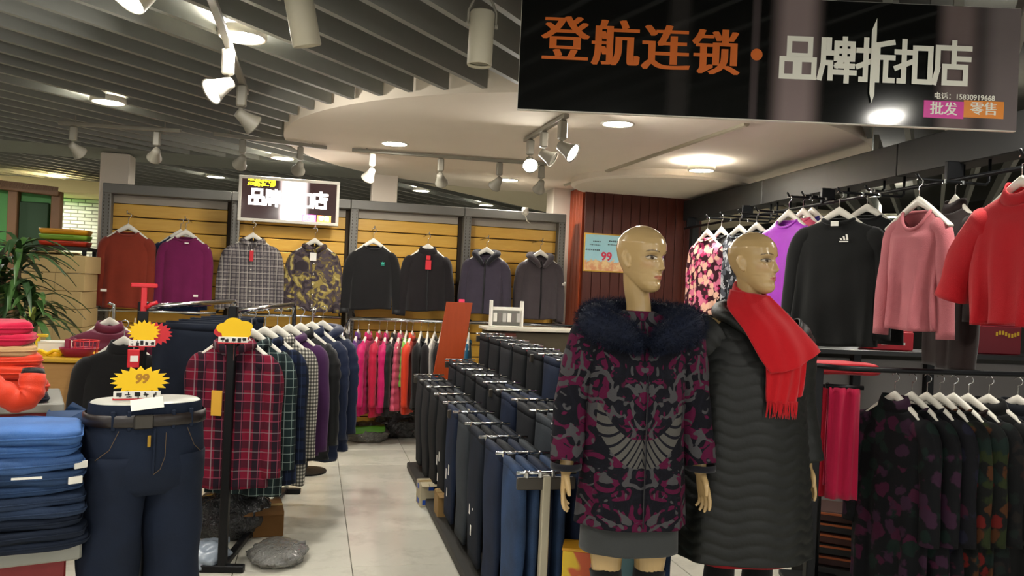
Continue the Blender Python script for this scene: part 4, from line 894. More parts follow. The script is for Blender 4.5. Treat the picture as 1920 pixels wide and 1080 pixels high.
for k, o in enumerate(order):
    c = P(50 + 7 * math.sin(k * 2.2), 900, 2.42); hz = 0.0165 + 0.0035 * (k > 5)
    folded(labs[k], (c.x - 0.06, c.y + 0.1, zs + hz), -azim(c) + 0.09 * math.sin(k * 1.9), BL[o], 0.195 - 0.003 * k, 0.15, hz, 30 + k, group='pile of folded jeans on the table', tagm=CARD if k in (6, 7) else None)
    zs += 2 * hz + 0.001
c = P(132, 830, 2.75); 
lz = c.z + 0.07 - zt2; folded('dark blue folded jeans standing behind the denim pile', (c.x, c.y + 0.1, zt2 + lz / 2), -azim(c) + 0.2, BL[2], 0.10, 0.12, lz / 2, 55)
# orange and pink pile behind
tb0 = P(30, 762, 3.35); zt3 = tb0.z; tb = empty('display_table', (tb0.x - 0.20, tb0.y + 0.2, 0), -azim(tb0), 'red display table carrying the orange and pink pile', 'table')
MB().bbox((0, 0.05, zt3 - 0.02), (0.62, 0.5, 0.04), 0.006).build('top', plain('table_grey', '#8f8f86', 0.5), tb); MB().bbox((0, 0.06, zt3 / 2 - 0.02), (0.58, 0.46, zt3 - 0.04), 0.006).build('skirt', plain('red_skirt', '#7c1c1e', 0.6, var=0.2), tb)
zs = zt3; CREAM = cloth('cream_knit', '#b99468'); HOTP = cloth('hot_pink', '#c01c40', 0.15)
for k, (m, hz, lab) in enumerate(((cloth('navy_fold', '#161a26'), 0.018, 'navy folded top at the bottom of the orange pile'), (ORNG, 0.034, 'thick orange folded jacket low in the pile'), (ORNG, 0.026, 'orange folded jacket with a drooping sleeve in the pile'), (ORNG, 0.022, 'thin orange folded top under the cream one'), (CREAM, 0.022, 'cream and tan folded knit below the pink ones'), (HOTP, 0.024, 'hot pink folded top second from the pile top'), (HOTP, 0.024, 'hot pink folded top at the top of the pile'))):
    c = P(-8 - 3 * k, 700, 3.4); fg = folded(lab, (c.x, c.y + 0.08, zs + hz), -azim(c) + 0.12 * math.sin(k * 2.3), m, 0.17 - 0.006 * k, 0.14, hz, 70 + k, 'clothing', 'folded_garment', 'orange and pink pile'); zs += 2 * hz + 0.001; fold_or = fg if k == 2 else (fold_or if k > 2 else None)
c = P(34, 722, 3.24); OM = (Matrix.Translation(fold_or.location) @ Matrix.Rotation(fold_or.rotation_euler.z, 4, 'Z')).inverted() @ Matrix.Translation(c) @ Matrix.Rotation(-azim(c), 4, 'Z')
MB().tube(smooth_tab([(-0.16, 0.02, 0.04), (-0.08, 0, -0.01), (0.0, -0.01, -0.06), (0.045, 0.0, -0.03), (0.05, 0.02, 0.04)], 26), [0.045 + 0.008 * abs(math.sin(i * 0.9)) for i in range(26)], 14, 0.8).build('drooping_sleeve', ORNG, fold_or, True).matrix_local = OM
MB().tube([(0.05, 0.02, 0.035), (0.052, 0.03, 0.06)], [0.046, 0.04], 14, 0.8).build('cuff', BLKN, fold_or, True).matrix_local = OM
# cardboard boxes behind the left bay post
CB = plain('cardboard', '#a58d5e', 0.85, var=0.1, scale=5, bump=0.1); CBT = plain('box_tape', '#9a8250', 0.4)
bz = 0.0; random.seed(5)
for k in range(11):
    c = P(96, 560, 6.55); w = 0.50; h = 0.148; dx = random.uniform(-0.015, 0.015)
    r = empty('cardboard_box', (c.x + dx, c.y + 0.2, bz), -0.02 + random.uniform(-0.03, 0.03), '', 'box', 'stack of brown cardboard boxes')
    r['label'] = ('flat brown cardboard box with an open flap, topmost of its stack' if k == 10 else 'flat brown cardboard box, %s from the top of its stack' % ['', 'second', 'third', 'fourth', 'fifth', 'sixth', 'seventh', 'eighth', 'ninth', 'tenth', 'eleventh'][10 - k])
    MB().bbox((0, 0, h / 2), (w, 0.42, h - 0.003), 0.004).build('carton', CB, r); MB().box((0.03, -0.2105, h / 2), (0.002, 0.002, h * 0.96)).build('seam', plain('seam_dark', '#6d5a38', 0.9), r)
    if k == 10: MB().bbox((-0.05, -0.16, h + 0.012), (0.48, 0.14, 0.006), 0.001, rx=-0.12).build('flap', CB, r)
    bz += h
for z, col, lab, nm in ((1.72, '#c8391c', 'red plastic tray lid above the cardboard boxes', 'red'), (1.775, '#7ea834', 'green plastic tray lid above the cardboard boxes', 'green'), (1.825, '#dd9a1c', 'orange plastic tray lid above the cardboard boxes', 'amber')):
    c = PY(122, 484, 8.1); r = empty('plastic_tray', (c.x, 8.1, z), 0.05, lab, 'tray', 'stacked plastic trays')
    MB().loft([sup(0.19, 0.15, 0.0, 36, 0.4), sup(0.205, 0.165, 0.04, 36, 0.4), sup(0.20, 0.16, 0.046, 36, 0.4), sup(0.185, 0.145, 0.012, 36, 0.4)]).build('tray_shell', plain('tray_' + nm, col, 0.4), r, True); MB().bbox((0, -0.166, 0.036), (0.2, 0.012, 0.014), 0.003).build('rim_grip', plain('tray_' + nm, col, 0.4), r)
c = PY(122, 490, 8.1); kt = empty('side_shelf', (c.x, 8.1, 0), 0, 'dark shelf stand under the coloured plastic trays', 'shelf')
MB().bbox((0, 0, 1.70), (0.46, 0.4, 0.03), 0.004).build('board', plain('dark_shelf', '#2b2620', 0.6), kt)
for sx in (-1, 1):
    for sy in (-1, 1): MB().box((sx * 0.20, sy * 0.17, 0.845), (0.03, 0.03, 1.69)).build('leg', BLACKM, kt)
# potted dracaena
c = P(30, 640, 5.75); pl = empty('potted_plant', (c.x, c.y, 0), 0, 'leafy dracaena plant with long arching green leaves', 'plant')
MB().lathe([(0.13, 0), (0.16, 0.02), (0.19, 0.36), (0.195, 0.38), (0.175, 0.38), (0.17, 0.34)], 28).build('pot', plain('pot_clay', '#5c4a3a', 0.6), pl, True); MB().lathe([(0.01, 0.335), (0.172, 0.335)], 24, caps=False).build('soil', plain('soil', '#2a2018', 0.95), pl)
lm = [plain('leaf_dark', '#26401f', 0.45, var=0.25), plain('leaf_mid', '#3a5a28', 0.45, var=0.2), plain('leaf_pale', '#8c9a4a', 0.45, var=0.2)]
random.seed(21)
for sx, sy, top, nl in ((0.0, 0.0, 1.66, 48), (-0.12, 0.05, 1.44, 40), (0.11, -0.03, 1.34, 46)):
    MB().tube([(sx * 0.4, sy * 0.4, 0.33), (sx * 0.9, sy, top * 0.5), (sx, sy, top)], [0.02, 0.018, 0.012], 8).build('stem', plain('stem_bark', '#6a5c44', 0.8), pl, True)
    for k in range(nl):
        a = random.uniform(0, 2 * PI); e = random.uniform(0.1, 1.25); L = random.uniform(0.30, 0.50); z0 = top - random.uniform(0.0, 0.28); pts = []
        for i in range(7):
            t = i / 6; rr_ = L * t * math.cos(e * (1 - t * 0.3)); zz = z0 + L * math.sin(e) * t - L * 0.75 * t * t
            w = 0.024 * math.sin(PI * min(0.98, t * 0.9 + 0.1)) ** 0.7; cx, cy = sx + rr_ * math.cos(a), sy + rr_ * math.sin(a); nx, ny = -math.sin(a), math.cos(a)
            pts.append([(cx - nx * w, cy - ny * w, zz + 0.006), (cx, cy, zz), (cx + nx * w, cy + ny * w, zz + 0.006)])
        MB().grid(pts).build('leaf', random.choices(lm, (5, 4, 1))[0], pl, True, recalc=False)

# ================================================================== TIERED JEANS RACK
JX = [0.83, 1.08, 1.33]; JZs = [0.77, 0.90, 1.12]; JY0, JP, JN = 3.09, 0.378, 9; JWID = 0.225
tr = empty('tiered_jeans_rack', (JX[0], JY0, 0), 0, 'three tier chrome rack packed with clipped jeans', 'clothes rack')
POSTW = plain('rack_cream', '#a8a08a', 0.5)
for r_ in range(3):
    ox = JX[r_] - JX[0]; z = JZs[r_]
    for k in range(JN + 1):
        y = JP * k
        MB().tube([(ox - 0.012, y, z + 0.012), (ox + JWID + 0.012, y, z + 0.012)], 0.007, 8).build('cross_bar', CHROME, tr, True)
        for c in range(4):
            x = ox + 0.028 + c * 0.056
            MB().bbox((x, y, z + 0.006), (0.016, 0.026, 0.030), 0.004).build('clip', CHROME, tr, recalc=False)
    for y in (0.0, JP * JN / 2, JP * JN):
        MB().bbox((ox + JWID / 2, y, z / 2), (0.034, 0.034, z), 0.004).build('upright', POSTW, tr)
        MB().bbox((ox + JWID / 2, y, z - 0.03), (JWID + 0.02, 0.022, 0.05), 0.004).build('end_plate', plain('rack_dark', '#3b362e', 0.5), tr)
MB().bbox(((JX[2] - JX[0] + JWID) / 2, JP * JN / 2, 0.035), (JX[2] - JX[0] + JWID + 0.06, JP * JN + 0.1, 0.05), 0.006).build('base_plinth', plain('plinth', '#2a2824', 0.6), tr)
PAL = [('black', denim('rack_black', '#0f1013', 0.25)), ('charcoal', denim('rack_charcoal', '#1b1c20', 0.25)), ('dark_navy', denim('rack_navy', '#0c1320', 0.3)), ('navy', denim('rack_mid_navy', '#0f1b32', 0.3)), ('faded_blue', denim('rack_blue', '#1a3050', 0.4)), ('grey', denim('rack_grey', '#26292c', 0.3))]
PICK = [[4, 3, 2, 5, 3, 0, 0, 1, 1], [3, 5, 1, 3, 0, 1, 0, 1, 1], [4, 4, 0, 3, 0, 0, 1, 0, 0]]
WORD = ['lowest', 'middle', 'highest']; protoj = {}; random.seed(11)
for r_ in range(3):
    for k in range(JN):
        for c in range(4):
            ci = PICK[r_][k] if c == 0 or random.random() < 0.5 else random.choice([0, 1, 2, 3, 5])
            nm, m = PAL[ci]; st_ = c == 0 and (k in (2, 4, 5) and r_ == 0)
            key = (r_, ci, c % 2, st_); L = JZs[r_] - 0.11 - 0.03 * (c % 2)
            loc = (JX[r_] + 0.028 + c * 0.056, JY0 + JP * (k + 0.5), JZs[r_] + 0.002)
            lab = '%s jeans clipped in the %s row of the tiered rack' % (nm.replace('_', ' '), WORD[r_]); gp = 'jeans on the tiered rack'
            if st_: lab = '%s jeans with white stickers in the lowest rack row' % nm.replace('_', ' ')
            if key not in protoj:
                protoj[key] = trousers('jeans', lab, loc, 0, m, L, 0.345, 0.27, 0.046, gp, seed=r_ * 10 + ci + c, cat='jeans', sticker=[(-1, -0.05, -0.36, 0.022, 0.06, CARD), (-1, 0.03, -0.40, 0.02, 0.06, CARD), (-1, -0.02, -0.50, 0.02, 0.05, CARD)] if st_ else None)
            else:
                copy_tree(protoj[key], None, loc, 0.0, lab, gp)
# ---- boards and counter behind the jeans rack
c0, c1, c2, c3 = PY(838, 566, 6.75), PY(886, 568, 6.75), PY(868, 705, 6.75), PY(815, 705, 6.75)
ob = empty('orange_board', (c3.x, 6.75, 0), 0, 'tall orange brown board leaning behind the jeans rack', 'board')
bp = [(c3.x - 0.10, 0.12), (c2.x - 0.10, 0.12), (c1.x, c1.z), (c0.x, c0.z)]
MB().prism([(a - c3.x, z) for a, z in bp], 0, 0.03).build('board_panel', CWS, ob); MB().bbox((0.10, 0.02, 0.06), (0.4, 0.2, 0.12), 0.006).build('foot', BLACKM, ob)
MB().bbox((c0.x - c3.x + 0.13, 0.015, c0.z + 0.012), (0.05, 0.02, 0.03), 0.004).build('pink_clip', plain('pink_clip', '#e03a60', 0.4), ob)
q = PY(918, 596, 7.05); qr = PY(1080, 600, 7.05); cs = empty('cash_counter', (q.x, 7.05, 0), 0, 'low cash counter with red brown front behind the jeans rack', 'counter'); wq = qr.x - q.x
MB().bbox((wq / 2, 0.16, 0.58), (wq, 0.3, 1.08), 0.006).build('cabinet', plain('olive_panel', '#3c3320', 0.6), cs); MB().bbox((wq / 2, 0.15, 1.145), (wq + 0.06, 0.36, 0.03), 0.005).build('top', plain('counter_white', '#c9c4b4', 0.4), cs)
MB().bbox((0.13, -0.005, 0.95), (0.24, 0.02, 0.32), 0.004).build('front_board', CW, cs); MB().bbox((wq / 2, 0.16, 0.02), (wq, 0.28, 0.04), 0.004).build('plinth', BLACKM, cs)
MB().bbox((wq * 0.5, -0.006, 0.94), (0.2, 0.02, 0.16), 0.004).build('red_panel', plain('dark_red', '#6a1428', 0.5), cs)
v = PY(950, 575, 7.15); rk = empty('card_rack', (v.x, 7.15, 1.162), 0, 'clear and white card rack standing on the cash counter', 'rack')
MB().bbox((0, 0.05, 0.09), (0.30, 0.006, 0.18), 0.002).build('back_plate', plain('frosted', '#8f8f88', 0.3), rk); MB().bbox((0, 0, 0.004), (0.30, 0.12, 0.008), 0.002).build('base', CARD, rk)
for sx in (-1, 1): MB().bbox((sx * 0.145, 0, 0.12), (0.014, 0.10, 0.24), 0.003).build('side_arm', CARD, rk)
MB().bbox((0, -0.02, 0.165), (0.28, 0.03, 0.03), 0.003).build('crossbar', CARD, rk); random.seed(2)
for k in range(6): MB().bbox((-0.11 + 0.044 * k, -0.025 - 0.004 * (k % 2), 0.085), (0.036, 0.004, 0.08), 0.001).build('card', [CARD, plain('grey_card', '#6f6b66', 0.6), plain('silver_card', '#b5b3ad', 0.3)][k % 3], rk)
# ---- things on the floor
BAGG = NT('clear_bag', 0.1, 0, 0.7); BAGG.b.inputs['Transmission Weight'].default_value = 0.55; BAGG.bump(BAGG.noise(22, 3.0, 0.6, None, 1.5), 0.9, 0.02); BAGG = BAGG.done('#a3a29d')
BAGD = NT('dark_bag', 0.18, 0, 0.7); BAGD.bump(BAGD.noise(20, 3.0, 0.6, None, 1.5), 0.9, 0.02); BAGD = BAGD.done('#2c2c2c'); BAGV = NT('green_bag', 0.3, 0, 0.5).done('#5a9a2c'); BAGL = NT('light_bag', 0.25, 0, 0.6).done('#8f9aa6')
def bag(label, loc, s, m, seed, cat='bag', extra=None, name='plastic_bag'):
    """crumpled bag: lumpy pillow with creases"""
    r = empty(name, loc, 0.3 * math.sin(seed), label, cat, 'bagged goods on the floor'); rg = np.random.default_rng(seed); dirs = rg.normal(size=(14, 3)); dirs /= np.linalg.norm(dirs, axis=1)[:, None]; fr_ = rg.uniform(3, 9, 14); ph = rg.uniform(0, 6, 14)
    rings = []
    for i in range(23):
        t = -PI / 2 + PI * (i + 0.02) / 22.04; q = []
        for a in np.linspace(0, 2 * PI, 40, endpoint=False):
            d = np.array((math.cos(t) * math.cos(a), math.cos(t) * math.sin(a), math.sin(t))); g = 1 + 0.085 * sum(abs(math.sin(f_ * np.dot(d, e) + p_)) - 0.6 for e, f_, p_ in zip(dirs, fr_, ph)) / 1.6
            v = d * g * np.array(s); v[2] = max(v[2], -s[2] * 0.62) + s[2] * 0.62; q.append(v)
        rings.append(q)
    MB().loft(rings).build('bag_skin', m, r, True)
    if extra: MB().loft(slab(s[0] * 0.82, s[1] * 0.7, s[2] * 0.30, seed + 1)).build('folded_content', extra, r, True).location = (0, -s[1] * 0.25, s[2] * 1.15)
    kn = MB().tube([(s[0] * 0.55, 0, s[2] * 1.2), (s[0] * 0.75, 0.01, s[2] * 1.5), (s[0] * 0.95, 0.0, s[2] * 1.55)], [s[2] * 0.22, s[2] * 0.07, s[2] * 0.2], 10, 0.6).build('bag_neck', m, r, True)
    return r
def onf(px, py): v = PZ(px, py, 0.0); return Vector((v.x, v.y, 0.001))
bag('clear bag of bright green clothing on the floor', onf(688, 826), (0.20, 0.14, 0.11), BAGG, 3, extra=BAGV)
bag('grey plastic bag under the magenta jackets', onf(750, 818) + Vector((-0.02, 0.02, 0)), (0.24, 0.15, 0.17), BAGD, 4)
bag('bundle of clear wrapped garments beside the jeans rack', onf(790, 822) + Vector((0.02, 0.1, 0)), (0.17, 0.13, 0.13), BAGG, 5)
bag('crumpled grey plastic bag at the shirt rack foot', onf(520, 1050), (0.15, 0.18, 0.06), BAGG, 6)
bag('dark wrapped parcel under the plaid shirts', onf(430, 1010) + Vector((0, 0.1, 0)), (0.22, 0.18, 0.16), BAGD, 8)
bag('light blue wrapped shirt packet between the rack posts', onf(385, 1060), (0.12, 0.12, 0.08), BAGL, 7)
def carton(label, loc, rz, d, col, tape=None, name='shipping_carton'):
    r = empty(name, loc, rz, label, 'box', 'cartons on the floor'); m = plain('carton_' + col[1:], col, 0.85, var=0.12, scale=6)
    MB().bbox((0, 0, d[2] / 2), d, 0.004).build('carton', m, r); MB().box((0, 0, d[2] + 0.001), (d[0], 0.045, 0.002)).build('tape_strip', CBT, r)
    for sx in (-1, 1): MB().bbox((sx * d[0] * 0.25, -d[1] / 2 - 0.02, d[2] - 0.004), (d[0] * 0.46, 0.05, 0.004), 0.001, rx=0.25).build('flap', m, r)
    if tape:
        for k in (-1, 1): MB().box((-d[0] / 2 - 0.001, 0.0, d[2] * (0.5 + 0.3 * k)), (0.002, d[1] * 0.35, d[2] * 0.2)).build('blue_sticker', plain('blue_sticker', '#1c4aa8', 0.5), r); MB().box((0.02 * k, -d[1] / 2 - 0.001, d[2] * (0.5 + 0.3 * k)), (d[0] * 0.35, 0.002, d[2] * 0.2)).build('blue_sticker', plain('blue_sticker', '#1c4aa8', 0.5), r)
    return r
carton('brown carton poking out under the plaid shirts', onf(485, 1015) + Vector((-0.05, 0.2, 0)), 0.1, (0.34, 0.28, 0.15), '#6d4a1e')
carton('pale carton with blue stickers beside the jeans rack', onf(792, 950) + Vector((0.03, 0.06, 0)), 0.05, (0.11, 0.16, 0.16), '#b3a88c', True)
carton('small tan carton under the lowest jeans row', onf(822, 985) + Vector((0.02, 0.05, 0)), 0.0, (0.07, 0.16, 0.20), '#8a6c3e')
carton('narrow tan carton under the near end of the lowest jeans row', onf(905, 1075) + Vector((0.06, 0.08, 0.0)), 0.0, (0.06, 0.14, 0.24), '#8f6f42')

# ================================================================== MANNEQUINS
SKIN = NT('mannequin_skin', 0.2, 0, 0.5); at_ = SKIN.n('ShaderNodeVertexColor', layer_name='paint'); SKIN.put(SKIN.b.inputs['Base Color'], at_.outputs[0]); SKIN = SKIN.m
def head_rings(n=120, rows=140):
    F_ = [(-.118, .052), (-.113, .066), (-.105, .074), (-.092, .078), (-.080, .0745), (-.066, .079), (-.052, .079), (-.044, .077), (-.03, .080), (-.01, .0805), (.003, .0795), (.018, .084), (.03, .0855), (.05, .084), (.07, .076), (.09, .058), (.103, .036), (.112, .012), (.115, -.012)]
    Bk = [(-.118, .03), (-.113, .012), (-.105, .0), (-.092, -.02), (-.075, -.045), (-.055, -.066), (-.03, -.084), (0, -.099), (.03, -.106), (.06, -.101), (.085, -.082), (.103, -.056), (.112, -.034), (.115, -.014)]
    Wd = [(-.118, .008), (-.113, .021), (-.105, .030), (-.092, .039), (-.075, .048), (-.055, .055), (-.03, .061), (-.01, .0655), (.01, .068), (.03, .071), (.055, .071), (.08, .061), (.098, .043), (.108, .026), (.113, .011), (.115, .001)]
    zs = -0.118 + 0.233 * (1 - np.cos(np.linspace(0, PI, rows))) / 2; rings = []
    for z in zs:
        f, b, w = lerp(F_, z), lerp(Bk, z), lerp(Wd, z); cy = b + (f - b) * (0.46 if z > -0.05 else 0.40); q = []
        for a in np.linspace(0, 2 * PI, n, endpoint=False):
            sa, ca = math.sin(a), math.cos(a)            # sa>0 = face
            ex = 0.92; x = w * math.copysign(abs(ca) ** (0.95 if sa > 0 else 1.0), ca); y = cy + (f - cy if sa > 0 else cy - b) * sa * (1 if sa < 0 else abs(sa) ** (-0.08) if abs(sa) > 1e-6 else 1)
            if sa > 0.0:
                g = lambda x0, z0, sx, sz: math.exp(-((x - x0) / sx) ** 2 - ((z - z0) / sz) ** 2)
                fr = min(1, sa * 1.6); d = 0.0
                t = (0.012 - z) / 0.046
                if -0.2 < t < 1.35:
                    hgt = np.interp(t, [-0.2, 0, 0.5, 0.95, 1.12, 1.35], [0.0, 0.003, 0.011, 0.021, 0.013, 0.0]); sg = np.interp(t, [-0.2, 0.5, 1.0, 1.35], [0.007, 0.0075, 0.0105, 0.012]); d += hgt * math.exp(-(x / sg) ** 2)
                for s_ in (-1, 1):
                    d += -0.0095 * g(s_ * 0.030, 0.006, 0.018, 0.011) + 0.0045 * g(s_ * 0.031, 0.002, 0.012, 0.0075) + 0.0035 * g(s_ * 0.030, 0.023, 0.020, 0.006) + 0.003 * g(s_ * 0.040, -0.022, 0.018, 0.016) + 0.0045 * g(s_ * 0.0105, -0.036, 0.006, 0.006) - 0.002 * g(s_ * 0.03, -0.062, 0.010, 0.012)
                d += 0.0055 * g(0, -0.0585, 0.016, 0.0042) - 0.0035 * g(0, -0.0632, 0.020, 0.0018) + 0.0062 * g(0, -0.0685, 0.014, 0.0048) - 0.002 * g(0, -0.049, 0.004, 0.006) - 0.002 * g(0, -0.078, 0.014, 0.004) + 0.003 * g(0, -0.094, 0.016, 0.012)
                y += d * fr
            q.append((x, -y, z))
        rings.append(q)
    return rings
BASE_ = np.array(lin('#b99c6c')[:3])
def face_paint(v):
    """make-up on the head, v in head space (front is -y)"""
    c = np.tile(BASE_, (len(v), 1)); x, y, z = v[:, 0], -v[:, 1], v[:, 2]; fr = y > 0.035
    def over(mask, col, k=1.0):
        mk = np.clip(mask, 0, 1)[:, None] * k * fr[:, None]; c[:] = c * (1 - mk) + np.array(lin(col)[:3]) * mk
    ax = np.abs(x)
    over(np.exp(-((ax - 0.040) / 0.016) ** 2 - ((z + 0.022) / 0.014) ** 2), '#b88a62', 0.5)
    over(np.exp(-((ax - 0.031) / 0.017) ** 2 - ((z - 0.010) / 0.009) ** 2), '#6e5236', 0.65)
    e = ((ax - 0.031) / 0.0150) ** 2 + ((z - 0.002) / 0.0058) ** 2; over((1.25 - e) * 4, '#b8a890', 1.0)
    i_ = ((ax - 0.0305) / 0.0058) ** 2 + ((z - 0.0025) / 0.0058) ** 2; over((1.1 - i_) * 5, '#3a2a1c', 1.0)
    lid = 0.002 + 0.0066 * np.sqrt(np.clip(1 - ((ax - 0.031) / 0.0175) ** 2, 0, 1)); over((1 - np.abs(z - lid) / 0.0022) * 2 * (np.abs(ax - 0.031) < 0.0178), '#1c130e', 1.0)
    low = 0.002 - 0.0058 * np.sqrt(np.clip(1 - ((ax - 0.031) / 0.0165) ** 2, 0, 1)); over((1 - np.abs(z - low) / 0.0016) * 1.2 * (np.abs(ax - 0.031) < 0.0165), '#4a3422', 0.7)
    br = 0.0235 + 0.0045 * np.clip((ax - 0.014) / 0.022, 0, 1) - 0.004 * np.clip((ax - 0.040) / 0.010, 0, 1.5); over((1 - np.abs(z - br) / 0.0028) * 2 * (ax > 0.014) * (ax < 0.052), '#3e2a1a', 0.85)
    lw = np.clip(1 - (ax / 0.0215) ** 2, 0, 1); up = -0.0632 + 0.0078 * lw * (1 - 0.2 * np.exp(-(ax / 0.004) ** 2)); lo = -0.0632 - 0.0092 * lw
    over(((z < up) & (z > lo) & (ax < 0.021)).astype(float), '#b0664e', 0.9); over((1 - np.abs(z + 0.0632) / 0.0014) * (ax < 0.02), '#5c2a20', 0.8)
    for s_ in (-1, 1): over(np.exp(-((x - s_ * 0.006) / 0.003) ** 2 - ((z + 0.0405) / 0.002) ** 2), '#5a3c26', 0.8)
    return c
def ell(mb, c, r, n=20, m=12):
    mb.loft([[(c[0] + r[0] * math.cos(t) * math.cos(a), c[1] + r[1] * math.cos(t) * math.sin(a), c[2] + r[2] * math.sin(t)) for a in np.linspace(0, 2 * PI, n, endpoint=False)] for t in np.linspace(-PI / 2 + 0.05, PI / 2 - 0.05, m)])
def limb(mb, pts, rs, n=16, sub=6, flat=1.0):
    P_ = smooth_tab([(*p, r) for p, r in zip(pts, rs)], sub * (len(pts) - 1) + 1); mb.tube([q[:3] for q in P_], [q[3] for q in P_], n, flat)
def hand(mb, W_, fd, pd, td, s=1.0):
    """wrist point, finger direction, palm normal, thumb side; slightly curled fingers of unequal length"""
    fd = Vector(fd).normalized(); pd = Vector(pd); pd = (pd - fd * pd.dot(fd)).normalized(); sd_ = fd.cross(pd)
    if sd_.dot(Vector(td)) < 0: sd_ = -sd_
    Wv = Vector(W_)
    def pt(a, b, c): return Wv + (fd * a + sd_ * b + pd * c) * s
    rings = []
    for a, hw, hd, off in ((-0.012, 0.024, 0.021, 0), (0.01, 0.027, 0.018, 0.001), (0.035, 0.035, 0.015, 0.001), (0.065, 0.040, 0.0135, 0), (0.085, 0.038, 0.011, 0), (0.092, 0.032, 0.008, 0)):
        rings.append([pt(a, off + hw * math.cos(t), hd * math.sin(t)) for t in np.linspace(0, 2 * PI, 18, endpoint=False)])
    mb.loft(rings)
    for b, L, r, cu in ((0.0295, 0.068, 0.0088, 0.16), (0.0100, 0.077, 0.0092, 0.22), (-0.0098, 0.072, 0.0088, 0.28), (-0.0285, 0.057, 0.0078, 0.36)):
        p = pt(0.08, b, 0); d = fd * 1.0 + sd_ * b * 2.2; d.normalize(); pts = [p - d * 0.015 * s, p]; ang = cu * 0.6
        for k, seg in enumerate((0.45, 0.31, 0.24)):
            dd = d * math.cos(ang) + pd * math.sin(ang); pts.append(pts[-1] + dd * L * seg * s); ang += cu * 1.3
        rr = [r * 1.0, r * 1.02, r * 0.97, r * 0.88, r * 0.62]; limb(mb, pts, [q * s for q in rr], 10, 4)
    pts = [pt(0.012, 0.018, 0.004), pt(0.035, 0.038, 0.012), pt(0.062, 0.047, 0.020), pt(0.086, 0.046, 0.026)]; limb(mb, pts, [0.014 * s, 0.0125 * s, 0.0105 * s, 0.007 * s], 10, 4)
def make_body(parent, arms, head_yaw, head_tilt, hz, name='body'):
    """one continuous figure: head, neck, trunk, arms with hands, legs"""
    mb = MB(); hr = head_rings()
    HM = Matrix.Translation((0, -0.022, hz)) @ Matrix.Rotation(head_yaw, 4, 'Z') @ Matrix.Rotation(head_tilt, 4, 'X') @ Matrix.Scale(1.08, 4)
    hm = MB(); hm.loft(hr)
    for s_ in (-1, 1):
        hm.tube([(s_ * 0.066, 0.002 + 0.012, 0.018), (s_ * 0.074, 0.020, 0.020), (s_ * 0.077, 0.026, 0.002), (s_ * 0.072, 0.016, -0.022), (s_ * 0.064, 0.006, -0.034)], [0.006, 0.008, 0.008, 0.008, 0.006], 8, 0.8)
        ell(hm, (s_ * 0.066, 0.012, -0.006), (0.006, 0.014, 0.022), 12, 8)
    mb.add([HM @ Vector(p) for p in hm.v], hm.f)
    nb = HM @ Vector((0, 0.026, -0.035))
    limb(mb, [nb, HM @ Vector((0, 0.022, -0.095)), (0, 0.008, hz - 0.185), (0, 0.012, hz - 0.235), (0, 0.02, hz - 0.28)], [0.050, 0.0475, 0.0465, 0.054, 0.08], 24)
    tz = hz - 1.662 + 0.0
    def T(z): return z + tz
    sec = [(1.42, .06, .045, .01), (1.40, .13, .06, .01), (1.365, .175, .075, .008), (1.30, .168, .088, 0), (1.22, .158, .105, -.012), (1.14, .138, .09, -.004), (1.04, .116, .08, .004), (0.96, .135, .09, .006), (0.87, .168, .108, .01), (0.80, .17, .11, .012), (0.74, .155, .10, .01)]
    mb.loft([sup(w, d, T(z), 36, 0.95, 0, c) for z, w, d, c in sec])
    for s_ in (-1, 1): limb(mb, [(s_ * 0.09, 0.01, T(0.82)), (s_ * 0.088, 0.005, T(0.62)), (s_ * 0.082, 0.0, T(0.46)), (s_ * 0.082, 0.012, T(0.32)), (s_ * 0.08, 0.016, T(0.12)), (s_ * 0.08, 0.012, T(0.06))], [0.085, 0.072, 0.055, 0.056, 0.035, 0.034], 20); limb(mb, [(s_ * 0.08, 0.03, T(0.045)), (s_ * 0.083, -0.05, T(0.032)), (s_ * 0.088, -0.13, T(0.018))], [0.036, 0.032, 0.018], 14)
    for sh, el, wr, fd, pd, td in arms:
        limb(mb, [(sh[0] * 0.6, sh[1], sh[2]), sh, tuple((np.array(sh) + np.array(el)) / 2), el, tuple((np.array(el) * 0.6 + np.array(wr) * 0.4)), wr], [0.05, 0.052, 0.042, 0.036, 0.036, 0.023], 18); hand(mb, wr, fd, pd, td, 0.94)
    me = bpy.data.meshes.new('raw'); me.from_pydata(mb.v, [], mb.f); me.update()
    import bmesh
    b = bmesh.new(); b.from_mesh(me); bmesh.ops.recalc_face_normals(b, faces=b.faces); bmesh.ops.triangulate(b, faces=[f for f in b.faces if len(f.verts) > 4]); b.to_mesh(me); b.free()
    o = bpy.data.objects.new(name, me); COL.objects.link(o)
    md = o.modifiers.new('r', 'REMESH'); md.mode = 'VOXEL'; md.voxel_size = 0.0032; md.use_smooth_shade = True
    s2_ = o.modifiers.new('s', 'SMOOTH'); s2_.factor = 0.5; s2_.iterations = 2
    dg = bpy.context.evaluated_depsgraph_get(); m2 = bpy.data.meshes.new_from_object(o.evaluated_get(dg)); bpy.data.objects.remove(o); bpy.data.meshes.remove(me)
    n = len(m2.vertices); co = np.empty(n * 3, np.float32); m2.vertices.foreach_get('co', co); co = co.reshape(-1, 3)
    inv = np.array(HM.inverted()); hv = co @ inv[:3, :3].T + inv[:3, 3]
    col = np.tile(BASE_, (n, 1)); hd_ = (hv[:, 2] > -0.11) & (np.abs(hv[:, 0]) < 0.1) & (np.abs(hv[:, 1]) < 0.13); col[hd_] = face_paint(hv[hd_])
    ca = m2.color_attributes.new('paint', 'FLOAT_COLOR', 'POINT'); ca.data.foreach_set('color', np.concatenate([col, np.ones((n, 1))], 1).astype(np.float32).ravel())
    m2.materials.clear(); m2.materials.append(SKIN); m2.name = name
